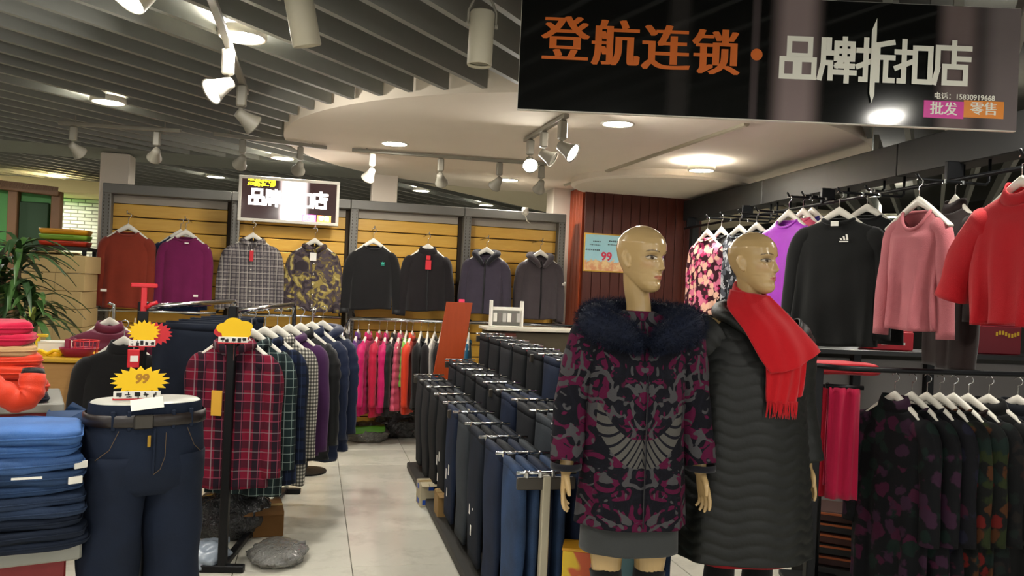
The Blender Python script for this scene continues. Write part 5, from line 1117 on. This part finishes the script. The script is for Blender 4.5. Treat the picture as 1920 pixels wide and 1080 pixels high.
    m2.polygons.foreach_set('use_smooth', [True] * len(m2.polygons))
    return link_mesh(name, m2, parent)
def coat_sleeve(parent, m, pts, rs, name='sleeve', quilt=0, n=28):
    P_ = smooth_tab([(*p, r) for p, r in zip(pts, rs)], 60); rr = []
    for i, q in enumerate(P_): rr.append(q[3] * (1 + (0.05 * (abs(math.sin(i * 0.62)) - 0.5) if quilt else 0.025 * math.sin(i * 0.5))))
    return MB().tube([q[:3] for q in P_], rr, n, 0.95, False).build(name, m, parent, True, thick=0.004)
def stand(r):
    MB().lathe([(0.18, 0), (0.18, 0.008), (0.0, 0.01)][:2], 36).build('stand_plate', plain('glass_base', '#8f968f', 0.15), r); MB().tube([(0.08, 0.05, 0.01), (0.08, 0.03, 0.45)], 0.008, 8).build('stand_rod', CHROME, r)
# ---- first figure: jacquard coat with fur collar
M1 = P(1200, 540, 3.05); a1 = azim(M1); HZ = 1.655
m1 = empty('female_mannequin', (M1.x, M1.y, 0), math.radians(14) - a1, 'bald mannequin in magenta and grey patterned coat with navy fur collar', 'mannequin')
ar1 = [((-0.178, 0.008, 1.375), (-0.235, 0.03, 1.10), (-0.262, -0.05, 0.845), (-0.10, -0.12, -1), (1, -0.2, 0), (0, -1, 0)), ((0.178, 0.008, 1.375), (0.235, 0.035, 1.10), (0.262, -0.02, 0.845), (0.18, -0.16, -1), (-1, -0.35, 0), (0, -1, 0))]
make_body(m1, ar1, math.radians(36), math.radians(2), HZ)
JQ = NT('jacquard_knit', 0.92, 0, 0.2); x = JQ.xyz()
xa = JQ.math('ABSOLUTE', x[0]); v_ = JQ.vec(xa, JQ.math('MULTIPLY', x[1], 0.3), x[2])
n1 = JQ.noise(9, 1.0, 0.4, v_, 2.2); n2 = JQ.noise(13, 1.0, 0.4, JQ.vec(JQ.math('ADD', xa, 4.0), JQ.math('MULTIPLY', x[1], 0.3), x[2]), 2.6); n3 = JQ.noise(16, 0.5, 0.4, JQ.vec(JQ.math('ADD', xa, 9.0), JQ.math('MULTIPLY', x[1], 0.3), x[2]), 2.0)
c = JQ.mix(JQ.step(n1, 0.49, 0.012), '#101017', '#4e0f30'); c = JQ.mix(JQ.step(n2, 0.60, 0.012), c, '#14141c'); c = JQ.mix(JQ.step(n3, 0.585, 0.012), c, '#454446')
sw_ = JQ.noise(3.2, 0.5, 0.4, v_, 1.0); st1 = JQ.math('LESS_THAN', JQ.math('FRACT', JQ.math('MULTIPLY', JQ.math('ADD', x[2], JQ.math('MULTIPLY', JQ.math('POWER', JQ.math('SUBTRACT', xa, 0.13), 2.0), -9.0)), 26.0)), 0.72)
zone = JQ.math('MULTIPLY', JQ.math('LESS_THAN', JQ.math('ABSOLUTE', JQ.math('SUBTRACT', JQ.math('ADD', x[2], JQ.math('MULTIPLY', JQ.math('POWER', JQ.math('SUBTRACT', xa, 0.02), 2.0), -7.0)), 0.935)), 0.052), JQ.math('LESS_THAN', xa, 0.16))
c = JQ.mix(zone, c, JQ.mix(st1, '#14141c', '#54524e'))
JQ.bump(JQ.noise(500, 1.0), 0.4, 0.004); JQ = JQ.done(c)
def coat_body(parent, m, prof, name, n=72, rows=110, quilt=None, fold=0.006, seed=1):
    """prof: (z, half width, half depth, y centre) from neck to hem"""
    rg = np.random.default_rng(seed); ph = rg.uniform(0, 6, 5); zs = np.linspace(prof[0][0], prof[-1][0], rows); tz = [p[0] for p in prof][::-1]; rings = []
    for z in zs:
        w, d, c = [np.interp(z, tz, [p[k] for p in prof][::-1]) for k in (1, 2, 3)]; t = (prof[0][0] - z) / (prof[0][0] - prof[-1][0]); q = []
        for a in np.linspace(0, 2 * PI, n, endpoint=False):
            ca, sa = math.cos(a), math.sin(a); k = 1 + fold / 0.15 * t * (math.sin(6 * a + ph[0]) + 0.7 * math.sin(9 * a + ph[1] + 2 * t))
            if quilt and z < quilt[1]:
                u = (z + quilt[2] * math.sin(a * quilt[3] + 0.4) ) / quilt[0]; k *= 1 + 0.028 * (abs(math.sin(PI * u)) ** 0.6 - 0.6)
            q.append((w * math.copysign(abs(ca) ** 0.88, ca) * k, c + d * math.copysign(abs(sa) ** 0.88, sa) * k, z))
        rings.append(q)
    return MB().loft(rings, True, False).build(name, m, parent, True, thick=0.006)
ct1 = coat_body(m1, JQ, [(1.455, .058, .055, .012), (1.435, .10, .068, .012), (1.41, .165, .08, .01), (1.37, .200, .095, .006), (1.30, .196, .112, 0), (1.22, .188, .128, -.01), (1.10, .184, .13, -.006), (0.95, .192, .138, 0), (0.80, .203, .148, .004), (0.655, .212, .156, .006)], 'coat', seed=3, fold=0.004)
DKB = cloth('coat_edge', '#12121a')
for side, (sh, el, wr) in ((-1, ar1[0][:3]), (1, ar1[1][:3])):
    coat_sleeve(m1, JQ, [(sh[0] * 0.80, sh[1], sh[2] + 0.0), (sh[0] * 1.05, sh[1], sh[2] - 0.06), el, tuple(np.array(wr) + (0, 0.005, 0.035))], [0.088, 0.080, 0.066, 0.057])
    MB().lathe([(0.058, 0.0), (0.0595, 0.012), (0.058, 0.025)], 28, tuple(np.array(wr) + (0, 0.006, 0.012)), caps=False).build('cuff_band', DKB, m1, True, thick=0.003)
MB().box((0.012, -0.146, 0.95), (0.003, 0.012, 0.56), rx=-0.035).build('front_edge', DKB, m1)
FURM = NT('navy_fur', 0.75, 0, 0.3); FURM.b.inputs['Sheen Weight'].default_value = 0.0; FURM = FURM.done(FURM.mix(FURM.noise(30, 3), '#070b18', '#111c36'))
fp = smooth_tab([(-0.014, -0.140, 1.325), (-0.085, -0.125, 1.370), (-0.160, -0.080, 1.402), (-0.170, 0.0, 1.42), (-0.10, 0.095, 1.435), (0, 0.12, 1.44), (0.10, 0.095, 1.435), (0.170, 0.0, 1.42), (0.160, -0.080, 1.402), (0.085, -0.125, 1.370), (0.014, -0.140, 1.325)], 60)
fr_ = [float(np.interp(min(i, 59 - i), [0, 3, 8, 13, 20, 29], [0.022, 0.036, 0.060, 0.068, 0.056, 0.05])) for i in range(60)]
fur = MB().tube(fp, fr_, 18).build('fur_collar', FURM, m1, True)
hs = MB(); rg = np.random.default_rng(5); vs = np.array([v.co[:] for v in fur.data.vertices]); cp = np.array([np.array(p) for p in fp])
hv_, hf_ = [], []
for k in range(34000):
    i = rg.integers(0, len(vs)); ii = i // 18; nrm = vs[i] - cp[min(ii, 59)]; nrm /= np.linalg.norm(nrm) + 1e-9
    d = nrm + rg.normal(0, 0.45, 3) + np.array((0, 0, -0.25)); d /= np.linalg.norm(d); b0 = vs[i] + rg.normal(0, 0.006, 3); tn = np.cross(d, rg.normal(size=3)); tn /= np.linalg.norm(tn); L = rg.uniform(0.010, 0.022)
    hv_ += [b0 - tn * 0.0008, b0 + tn * 0.0008, b0 + d * L]; hf_.append((3 * k, 3 * k + 1, 3 * k + 2))
hs.v = [tuple(map(float, q)) for q in hv_]; hs.f = hf_; tag(hs.build('fur_hairs', FURM, fur, recalc=False), kind='stuff')
GRSK = cloth('grey_skirt', '#383a3a', 0.12)
coat_body(m1, GRSK, [(0.80, .17, .12, .01), (0.70, .185, .13, .01), (0.55, .190, .132, .01)], 'skirt', rows=20, seed=4, fold=0.003)
STK = cloth('black_stocking', '#08080a', 0.1)
for s_ in (-1, 1): limb_m = MB(); limb(limb_m, [(s_ * 0.087, 0.004, 0.475), (s_ * 0.082, 0.0, 0.44), (s_ * 0.082, 0.012, 0.32), (s_ * 0.08, 0.016, 0.12), (s_ * 0.08, 0.012, 0.06)], [0.061, 0.060, 0.061, 0.040, 0.040], 20); limb_m.build('stocking', STK, m1, True); sh_ = MB(); limb(sh_, [(s_ * 0.08, 0.04, 0.052), (s_ * 0.083, -0.05, 0.038), (s_ * 0.088, -0.14, 0.024)], [0.044, 0.040, 0.023], 14); sh_.build('shoe', BLACKF, m1, True)
stand(m1)
# ---- second figure: long quilted black coat with red scarf
M2 = P(1408, 550, 3.26); a2_ = azim(M2)
m2 = empty('female_mannequin', (M2.x, M2.y, 0), math.radians(24) - a2_, 'bald mannequin in long black quilted coat with red scarf', 'mannequin')
ar2 = [((-0.178, 0.008, 1.375), (-0.20, 0.11, 1.10), (-0.20, 0.12, 0.845), (-0.05, -0.02, -1), (1, -0.2, 0), (0, -1, 0)), ((0.178, 0.008, 1.375), (0.24, 0.06, 1.10), (0.285, 0.02, 0.835), (0.10, -0.16, -1), (-1, -0.35, 0), (0, -1, 0))]
make_body(m2, ar2, math.radians(36), math.radians(-3), HZ + 0.012)
QB = NT('quilted_black', 0.55, 0, 0.35); QB.bump(QB.noise(60, 3.0), 0.25, 0.006); QB = QB.done(QB.mix(QB.noise(8, 2.0), '#101210', '#191b19'))
coat_body(m2, QB, [(1.50, .068, .062, .012), (1.465, .085, .072, .012), (1.43, .125, .085, .012), (1.40, .19, .10, .01), (1.35, .226, .12, .006), (1.25, .234, .146, 0), (1.10, .240, .160, 0), (0.95, .250, .172, 0), (0.75, .268, .188, .004), (0.49, .284, .203, .006)], 'coat', n=120, rows=220, quilt=(0.047, 1.40, 0.011, 9), seed=6, fold=0.004)
coat_body(m2, cloth('red_dress', '#8c0f1a', 0.1), [(0.80, .18, .13, .01), (0.60, .205, .145, .006), (0.468, .225, .16, .006)], 'red_dress', rows=16, seed=8, fold=0.003)
for side, (sh, el, wr) in ((-1, ar2[0][:3]), (1, ar2[1][:3])):
    coat_sleeve(m2, QB, [(sh[0] * 0.78, sh[1], sh[2] + 0.0), (sh[0] * 1.08, sh[1], sh[2] - 0.06), el, tuple(np.array(wr) + (0, 0.005, 0.02))], [0.10, 0.092, 0.080, 0.066], quilt=1)
for s_ in (-1, 1): limb_m = MB(); limb(limb_m, [(s_ * 0.087, 0.004, 0.475), (s_ * 0.082, 0.0, 0.44), (s_ * 0.082, 0.012, 0.32), (s_ * 0.08, 0.016, 0.12), (s_ * 0.08, 0.012, 0.06)], [0.061, 0.060, 0.061, 0.040, 0.040], 20); limb_m.build('stocking', STK, m2, True); sh_ = MB(); limb(sh_, [(s_ * 0.08, 0.04, 0.052), (s_ * 0.083, -0.05, 0.038), (s_ * 0.088, -0.14, 0.024)], [0.044, 0.040, 0.023], 14); sh_.build('shoe', BLACKF, m2, True)
SCF = cloth('red_scarf', '#b8121c', 0.1, bump=0.35)
sc = empty('scarf_group', (0, 0, 0)); bpy.data.objects.remove(sc)
def ribbon(rows, name, parent, th=0.007):
    """cloth patch through rows of control points, smoothed both ways with soft wrinkles"""
    R_ = [smooth_tab(r, 26) for r in rows]; C_ = [smooth_tab([r[j] for r in R_], 34) for j in range(26)]
    pts = [[C_[j][i] + np.array((0, -0.004 * math.sin(j * 0.75 + i * 0.12), 0.0)) for j in range(26)] for i in range(34)]
    return MB().grid(pts).build(name, SCF, parent, True, thick=th)
neck = [[(0.066 * k * math.cos(a), 0.012 + 0.064 * k * math.sin(a) - dz, z + 0.030 * math.sin(a) - 0.012 * math.cos(a)) for a in np.linspace(0, 2 * PI, 30, endpoint=False)] for z, k, dz in ((1.560, 0.98, 0.004), (1.552, 1.06, 0.006), (1.52, 1.15, 0.008), (1.485, 1.28, 0.01), (1.45, 1.5, 0.012), (1.425, 1.75, 0.01))]
MB().tube(smooth_tab([(-0.03, -0.12, 1.36), (-0.11, -0.085, 1.43), (-0.125, 0.0, 1.455), (-0.085, 0.085, 1.47), (0, 0.115, 1.475), (0.085, 0.085, 1.47), (0.125, 0.0, 1.455), (0.11, -0.085, 1.43), (0.03, -0.12, 1.36)], 44), [0.004 + 0.034 * math.sin(PI * i / 43) ** 0.7 for i in range(44)], 14).build('collar', QB, m2, True)
scarf = MB().loft(neck, True, False).build('scarf', SCF, m2, True, thick=0.007)
ribbon([[(-0.092, -0.005, 1.555), (-0.05, -0.075, 1.545), (0.045, -0.075, 1.535)], [(-0.125, -0.065, 1.485), (-0.03, -0.125, 1.485), (0.09, -0.10, 1.485)], [(-0.085, -0.150, 1.395), (0.03, -0.178, 1.41), (0.155, -0.125, 1.415)], [(-0.035, -0.190, 1.295), (0.08, -0.208, 1.315), (0.205, -0.155, 1.355)], [(0.01, -0.196, 1.235), (0.10, -0.214, 1.26), (0.225, -0.165, 1.325)]], 'front_fold', scarf)
tails = [[(-0.01, -0.176, 1.29), (0.06, -0.186, 1.29), (0.135, -0.172, 1.29)], [(0.0, -0.176, 1.20), (0.065, -0.188, 1.20), (0.135, -0.172, 1.20)], [(0.005, -0.180, 1.125), (0.065, -0.190, 1.12), (0.13, -0.174, 1.125)]]
ribbon(tails, 'hanging_end', scarf)
ribbon([[(0.04, -0.168, 1.3), (0.10, -0.178, 1.3), (0.17, -0.160, 1.31)], [(0.05, -0.166, 1.2), (0.11, -0.176, 1.21), (0.165, -0.158, 1.21)], [(0.06, -0.168, 1.145), (0.11, -0.178, 1.14), (0.16, -0.160, 1.15)]], 'hanging_end', scarf)
frn = MB(); random.seed(4)
for k in range(34):
    t = k / 33; x0 = 0.006 + 0.122 * t; y0 = -0.180 - 0.008 * math.sin(PI * t); frn.tube([(x0, y0, 1.13), (x0 + random.uniform(-0.004, 0.004), y0 - 0.002, 1.095), (x0 + random.uniform(-0.007, 0.007), y0, 1.066 + random.uniform(-0.006, 0.006))], [0.0026, 0.0022, 0.0012], 5)
tag(frn.build('fringe', SCF, scarf, True, recalc=False), kind='stuff')
stand(m2)

# ================================================================== RIGHT SIDE: clothes under the beam, low partition, floral rack
def near_beam(px, py, d): return P(px, py, d)
def facing(p, turn): return math.radians(turn) - azim(p)
RG = 'clothes hung under the black beam'
rl = empty('beam_rail', (A2.x, A2.y, 0), BROT, 'black hanging rail with display arms slung below the overhead beam', 'rail')
RLI = (Matrix.Translation((A2.x, A2.y, 0)) @ Matrix.Rotation(BROT, 4, 'Z')).inverted()
def over(name, lab, cat, px, py, d, hemy, m, turn, hl, **k):
    p = P(px, py, d); L = p.z - P(px, hemy, d).z; sc = k.pop('sc', 1.0)
    garment(name, lab, cat, p, facing(p, turn), m, L=L / sc, hang=hl, group=RG, sc=sc, **k)
    # the arm that carries it, from the beam side
    t = (p - A2).dot(bd); b = A2 + bd * t; top = p.z + 0.165
    q = Vector((p.x - b.x, p.y - b.y, 0)); q2 = q + q.normalized() * -0.04 if q.length > 0.1 else q
    o = MB().tube([(b.x + 0.05, b.y, 2.32), (b.x + 0.05, b.y, top + 0.02), (b.x + 0.03, b.y, top), (p.x, p.y, top + 0.004), (p.x - 0.02, p.y, top + 0.03)], 0.008, 8).build('display_arm', BLACKM, rl, True); o.matrix_parent_inverse = RLI
    for s_ in (0.3, 0.6): MB().lathe([(0.011, -0.01), (0.011, 0.01)], 10, (b.x + q.x * s_, b.y + q.y * s_, top)).build('stop_bead', CHROME, rl).matrix_parent_inverse = RLI
over('red_coat', 'bright red wool cape coat under the black beam', 'coat', 1915, 362, 3.55, 612, REDW, -42, 'white hanger of the red coat', seed=101, sw=0.20, bw=0.225, hem=1.12, drop=0.06, collar='stand', out=0.15, Ls=0.42, r0=0.10, r1=0.085, fold=0.020)
over('sweater', 'pink boucle sweater with V neck under the beam', 'sweater', 1722, 396, 4.2, 618, PINKK, -44, 'white hanger of the pink sweater', seed=102, sw=0.155, bw=0.165, hem=1.12, drop=0.10, collar='crew', out=0.055, Ls=0.6, r0=0.058, r1=0.048, fold=0.022)
over('sweater', 'black sweatshirt with small white three bar emblem', 'sweater', 1573, 412, 4.9, 648, BLKNIT, -16, 'white hanger of the black sweatshirt', seed=103, sw=0.215, bw=0.25, hem=1.02, drop=0.025, collar='rib', out=0.06, Ls=0.66, fold=0.016, logo=lg_bars(TAGW, 0.055, -0.13, 0.04), tag_=[(-0.005, -0.03, 0.045, 0.03, TAGW)])
over('sweater', 'black sweatshirt close behind the one with the emblem', 'sweater', 1625, 405, 5.15, 640, BLKNIT, -16, 'white hanger of the rear black sweatshirt', seed=104, sw=0.21, bw=0.24, out=0.05, Ls=0.64)
over('dark_brown_coat', 'dark brown coat between the pink sweater and red coat', 'coat', 1790, 392, 4.45, 690, cloth('dark_brown', '#1d0f0c', 0.2), -60, 'white hanger of the dark brown coat', seed=105, sw=0.19, bw=0.2, out=0.03, collar='stand')
over('blouse', 'shiny violet blouse behind the scarf mannequin head', 'blouse', 1478, 414, 5.5, 592, PURP, -45, 'white hanger of the violet blouse', seed=106, sw=0.19, bw=0.21, out=0.05, drop=0.05, collar='crew', fold=0.012)
over('blouse', 'coral blouse edge behind the violet one', 'blouse', 1505, 410, 5.75, 560, CORAL, -50, 'white hanger of the coral blouse', seed=107, sw=0.19, bw=0.2, out=0.04)
over('blouse', 'indigo blouse behind the coral one', 'blouse', 1522, 408, 6.0, 560, cloth('indigo_cotton', '#2a226a'), -50, 'white hanger of the indigo blouse', seed=108, sw=0.19, bw=0.2, out=0.04)
over('floral_blouse', 'pink and orange floral top beside the brown column', 'blouse', 1326, 447, 6.6, 588, FLPINK, -55, 'white hanger of the pink floral top', seed=109, sw=0.17, bw=0.18, out=0.03, Ls=0.5)
over('floral_blouse', 'plain black top between the two floral tops', 'blouse', 1352, 443, 6.5, 570, BLACKF, -55, 'white hanger of the plain black top', seed=110, sw=0.17, bw=0.18, out=0.03, Ls=0.5)
over('floral_blouse', 'black and white floral top beside the mannequin head', 'blouse', 1386, 440, 6.3, 580, FLBW, -45, 'white hanger of the black and white floral top', seed=111, sw=0.18, bw=0.19, out=0.03, Ls=0.52)
over('floral_blouse', 'grey patterned top behind the mannequin head', 'blouse', 1418, 436, 6.1, 580, FLBW, -45, 'white hanger of the grey patterned top', seed=112, sw=0.18, bw=0.19, out=0.03, Ls=0.52)
# rail under the beam
MB().tube([(-0.05, 0.4, 2.22), (-0.05, Lb - 0.2, 2.22)], 0.012, 8).build('rail', BLACKM, rl, True)
for k in range(6): MB().bbox((-0.02, 0.5 + k * (Lb - 0.8) / 5, 2.275), (0.1, 0.03, 0.11), 0.004).build('bracket', BLACKM, rl)
# low partition with shelf, parallel to the back wall
e0, e1 = PZ(1500, 651, 1.20), PZ(1960, 669, 1.20); rzp = math.atan2(e1.y - e0.y, e1.x - e0.x); Lp = (e1 - e0).length
pt_ = empty('low_partition', (e0.x, e0.y, 0), rzp, 'low grey partition with black frame behind the floral rack', 'partition')
MB().bbox((Lp / 2, 0.12, 0.58), (Lp, 0.03, 1.10), 0.004).build('grey_panel', plain('partition_grey', '#6e6a68', 0.6), pt_); MB().bbox((Lp / 2, 0.10, 1.185), (Lp + 0.04, 0.36, 0.035), 0.004).build('shelf_board', plain('shelf_black', '#121212', 0.4), pt_)
for t in (0.0, 0.25, 0.55, 1.0): MB().bbox((Lp * t, 0.09, 0.59), (0.06, 0.06, 1.17), 0.004).build('upright', BLACKM, pt_)
def shelf_thing(t, name, lab, cat, d, col, rough=0.5, extra=None):
    p = e0 + (e1 - e0) * t; r = empty(name, (p.x, p.y + 0.1, 1.2045), rzp, lab, cat, 'packed goods on the low partition'); m = plain('pack_' + col[1:], col, rough)
    MB().bbox((0, 0, d[2] / 2), d, 0.006).build('pack', m, r); MB().bbox((0, 0, d[2] + 0.004), (d[0] * 0.96, d[1] * 0.96, 0.008), 0.002).build('lid', m, r)
    if extra: extra(r, d)
def dots(r, d):
    for k in (-1, 1): MB().box((k * d[0] * 0.22, -d[1] / 2 - 0.001, d[2] * 0.35), (d[0] * 0.14, 0.002, d[2] * 0.14)).build('white_mark', CARD, r)
def gold(r, d):
    mk = MB(); random.seed(9)
    for k in range(8): mk.box((d[0] * (0.05 + 0.055 * k), -d[1] / 2 - 0.001, d[2] * (0.72 + 0.05 * math.sin(k))), (d[0] * 0.035, 0.002, d[2] * 0.14))
    mk.build('gold_print', plain('gold_print', '#d8b02a', 0.35, 0.4), r, recalc=False)
shelf_thing(0.38, 'red_box', 'red box with two white marks on the partition shelf', 'box', (0.30, 0.2, 0.13), '#c01a2a', extra=dots)
shelf_thing(0.79, 'dark_red_box', 'dark red box with gold print on the partition shelf', 'box', (0.42, 0.2, 0.20), '#7a1020', extra=gold)
shelf_thing(0.64, 'pink_packet', 'pink wrapped packet next to the dark red box', 'packet', (0.16, 0.18, 0.16), '#b0246a')
# curved rail rack with dark floral clothes, edge on
w0, w1 = PZ(1560, 690, 1.205), PZ(1900, 702, 1.205); wd = (w1 - w0); wL = wd.length; wd.normalize(); rzw = math.atan2(wd.y, wd.x)
rk2 = empty('curved_rail_rack', (w0.x, w0.y, 0), rzw, 'black rail rack holding dark floral dresses', 'clothes rack')
MB().tube(smooth_tab([(-0.05, 0.25, 1.205), (-0.02, 0.10, 1.205), (0.1, 0.0, 1.205), (wL * 0.5, -0.01, 1.205), (wL * 0.8, 0, 1.205), (wL + 0.25, 0.02, 1.205)], 40), 0.014, 10).build('rail', BLACKM, rk2, True)
for xx, yy in ((0.0, 0.14), (wL + 0.2, 0.02)): MB().bbox((xx, yy, 0.6), (0.045, 0.045, 1.2), 0.004).build('post', BLACKM, rk2); MB().bbox((xx, yy, 0.02), (0.06, 0.5, 0.035), 0.004).build('foot', BLACKM, rk2)
FL = [(1680, FLDARK, 'dark floral dress with plum blossoms at the rack end'), (1712, FLDARK, 'dark floral dress second from the rack end'), (1740, floral('plum_floral', '#0a0a10', ['#341022', '#181828'], 10, 0.36), 'plum patterned dress between dark floral ones'), (1764, FLRED, 'dark dress with red and green blossoms'), (1790, FLRED, 'dark red blossom dress on an amber hanger'), (1818, FLBLK, 'near black floral dress behind the blossom ones'), (1856, BLKNIT, 'plain black long coat on the floral rack'), (1910, cloth('deep_navy', '#0c1018', 0.2), 'very dark navy coat at the near end of the floral rack')]
for i, (px, m, lab) in enumerate(FL):
    q = PZ(px, 690 + 12 * (px - 1560) / 340, 1.205)
    garment('floral_dress' if i < 6 else 'long_coat', lab, 'dress' if i < 6 else 'coat', (q.x, q.y, 1.205 - 0.172), rzw + math.radians(-72 + 2 * i), m, L=0.92, seed=120 + i, sw=0.19, bw=0.20, hem=1.12, out=0.035, Ls=0.55, hd=0.5, collar='stand' if i in (0, 6, 7) else 'crew', group='dark dresses on the curved rail rack', hang='white hanger of the ' + lab.split(' with ')[0].split(' on ')[0].split(' at ')[0].split(' behind ')[0].split(' between ')[0].split(' second ')[0] + (' at rack end' if i == 0 else ', second' if i == 1 else ''), fold=0.012, r0=0.062, r1=0.048, hsc=0.9)
# red and pink cloths hanging beside the second figure
for px, col, lab, k in ((1543, '#b8501c', 'orange scarf hanging beside the quilted coat', 2), (1566, '#b0142c', 'crimson shawl hanging beside the quilted coat', 1), (1586, '#a8103a', 'pink red shawl hanging behind the crimson one', 0)):
    p = P(px, 728, 3.95 + 0.12 * k); r = empty('hanging_shawl', p, -azim(p) + 0.3, lab, 'shawl', 'shawls on the rack'); m = cloth('shawl_%d' % k, col, 0.12)
    pts = [[(-0.075 + 0.15 * j / 11, 0.014 * math.sin(j * 1.3 + i * 0.1 + k), -0.55 * i / 14) for j in range(12)] for i in range(15)]
    MB().grid(pts).build('front_fall', m, r, True, thick=0.006); MB().grid([[(x, y + 0.04, z * 0.9) for x, y, z in row] for row in pts]).build('back_fall', m, r, True, thick=0.006); MB().tube([(-0.09, 0.02, 0.004), (0.09, 0.02, 0.004)], 0.012, 8).build('bar', BLACKM, r, True)
p = P(1555, 728, 4.2); hr_ = empty('shawl_stand', (p.x, p.y + 0.03, 0), -azim(p) + 0.3, 'black stand carrying the red shawls', 'stand'); MB().tube([(0, 0.03, 0.01), (0, 0.03, p.z - 0.02), (0.0, -0.04, p.z - 0.012), (0.1, 0.3, p.z - 0.012)], 0.012, 8).build('pole', BLACKM, hr_, True); MB().bbox((0, 0.05, 0.015), (0.3, 0.3, 0.03), 0.004).build('base', BLACKM, hr_)
# red folded packets along the rail
p = P(1590, 694, 4.0); 
for k, (col, lab) in enumerate((('#8c1a20', 'dark red folded cloth laid along the curved rail'), ('#c02a34', 'bright red folded cloth laid along the curved rail'))):
    r = folded(lab, (p.x, p.y + 0.1, p.z - 0.012 + 0.03 * k), rzw, cloth('lay_%d' % k, col), 0.20, 0.10, 0.012, 140 + k, 'cloth', 'folded_cloth_piece', 'red cloths on the rail')
# low shoe shelf with coloured edges beside the quilted coat
q = onf(1600, 1085); ls = empty('low_shelf', (q.x, q.y + 0.12, 0), rzw - 0.5, 'low shelf stacked with rust edged packets on the floor', 'shelf')
MB().bbox((0, 0, 0.03), (0.5, 0.34, 0.06), 0.004).build('plinth', plain('plinth', '#2a2824', 0.6), ls)
for k in range(5):
    cm = plain('packet_%d' % k, ['#3a1810', '#1a1816', '#451c10', '#16161a', '#38180e'][k], 0.6); r = empty('flat_packet', (q.x - 0.01 * k, q.y + 0.12, 0.061 + 0.062 * k), rzw - 0.5 + 0.05 * math.sin(k * 2), ['rust flat packet on the low shelf', 'dark flat packet second from the low shelf', 'rust brown flat packet in the middle of the low pile', 'blue black flat packet below the top one', 'orange brown flat packet on top of the low pile'][k], 'packet', 'flat packets on the low shelf')
    MB().bbox((0, 0, 0.029), (0.40, 0.28, 0.056), 0.006).build('pack', cm, r); MB().bbox((0, -0.141, 0.045), (0.38, 0.004, 0.012), 0.001).build('edge_strip', plain('edge_rust', '#b05a28', 0.6), r)
# picture carton on the floor behind the first figure
q = P(1140, 1045, 3.22); bx2 = empty('picture_box', (q.x, q.y + 0.0, 0), -azim(q), 'floor carton printed in orange, blue and yellow behind the patterned coat', 'box'); hb = P(1140, 1030, 3.22).z
t = NT('carton_print', 0.35); x = t.xyz(); nz = t.noise(5, 2.0, 0.5, None, 1.0); c = t.mix(t.step(t.math('ADD', x[2], t.math('MULTIPLY', nz, 0.1)), hb * 0.85, 0.01), '#d98a3a', '#b0481c'); c = t.mix(t.step(t.math('ADD', x[0], t.math('MULTIPLY', nz, 0.12)), 0.01, 0.005), c, '#6fa0a8'); c = t.mix(t.math('MULTIPLY', t.step(t.noise(9, 1.0), 0.62, 0.02), 1.0), c, '#c9a820')
MB().bbox((0, 0, hb / 2), (0.36, 0.12, hb), 0.004).build('carton', t.done(c), bx2); MB().bbox((0, 0, hb + 0.003), (0.365, 0.125, 0.012), 0.003).build('lid', plain('box_yellow_lid', '#c08a1c', 0.5), bx2)
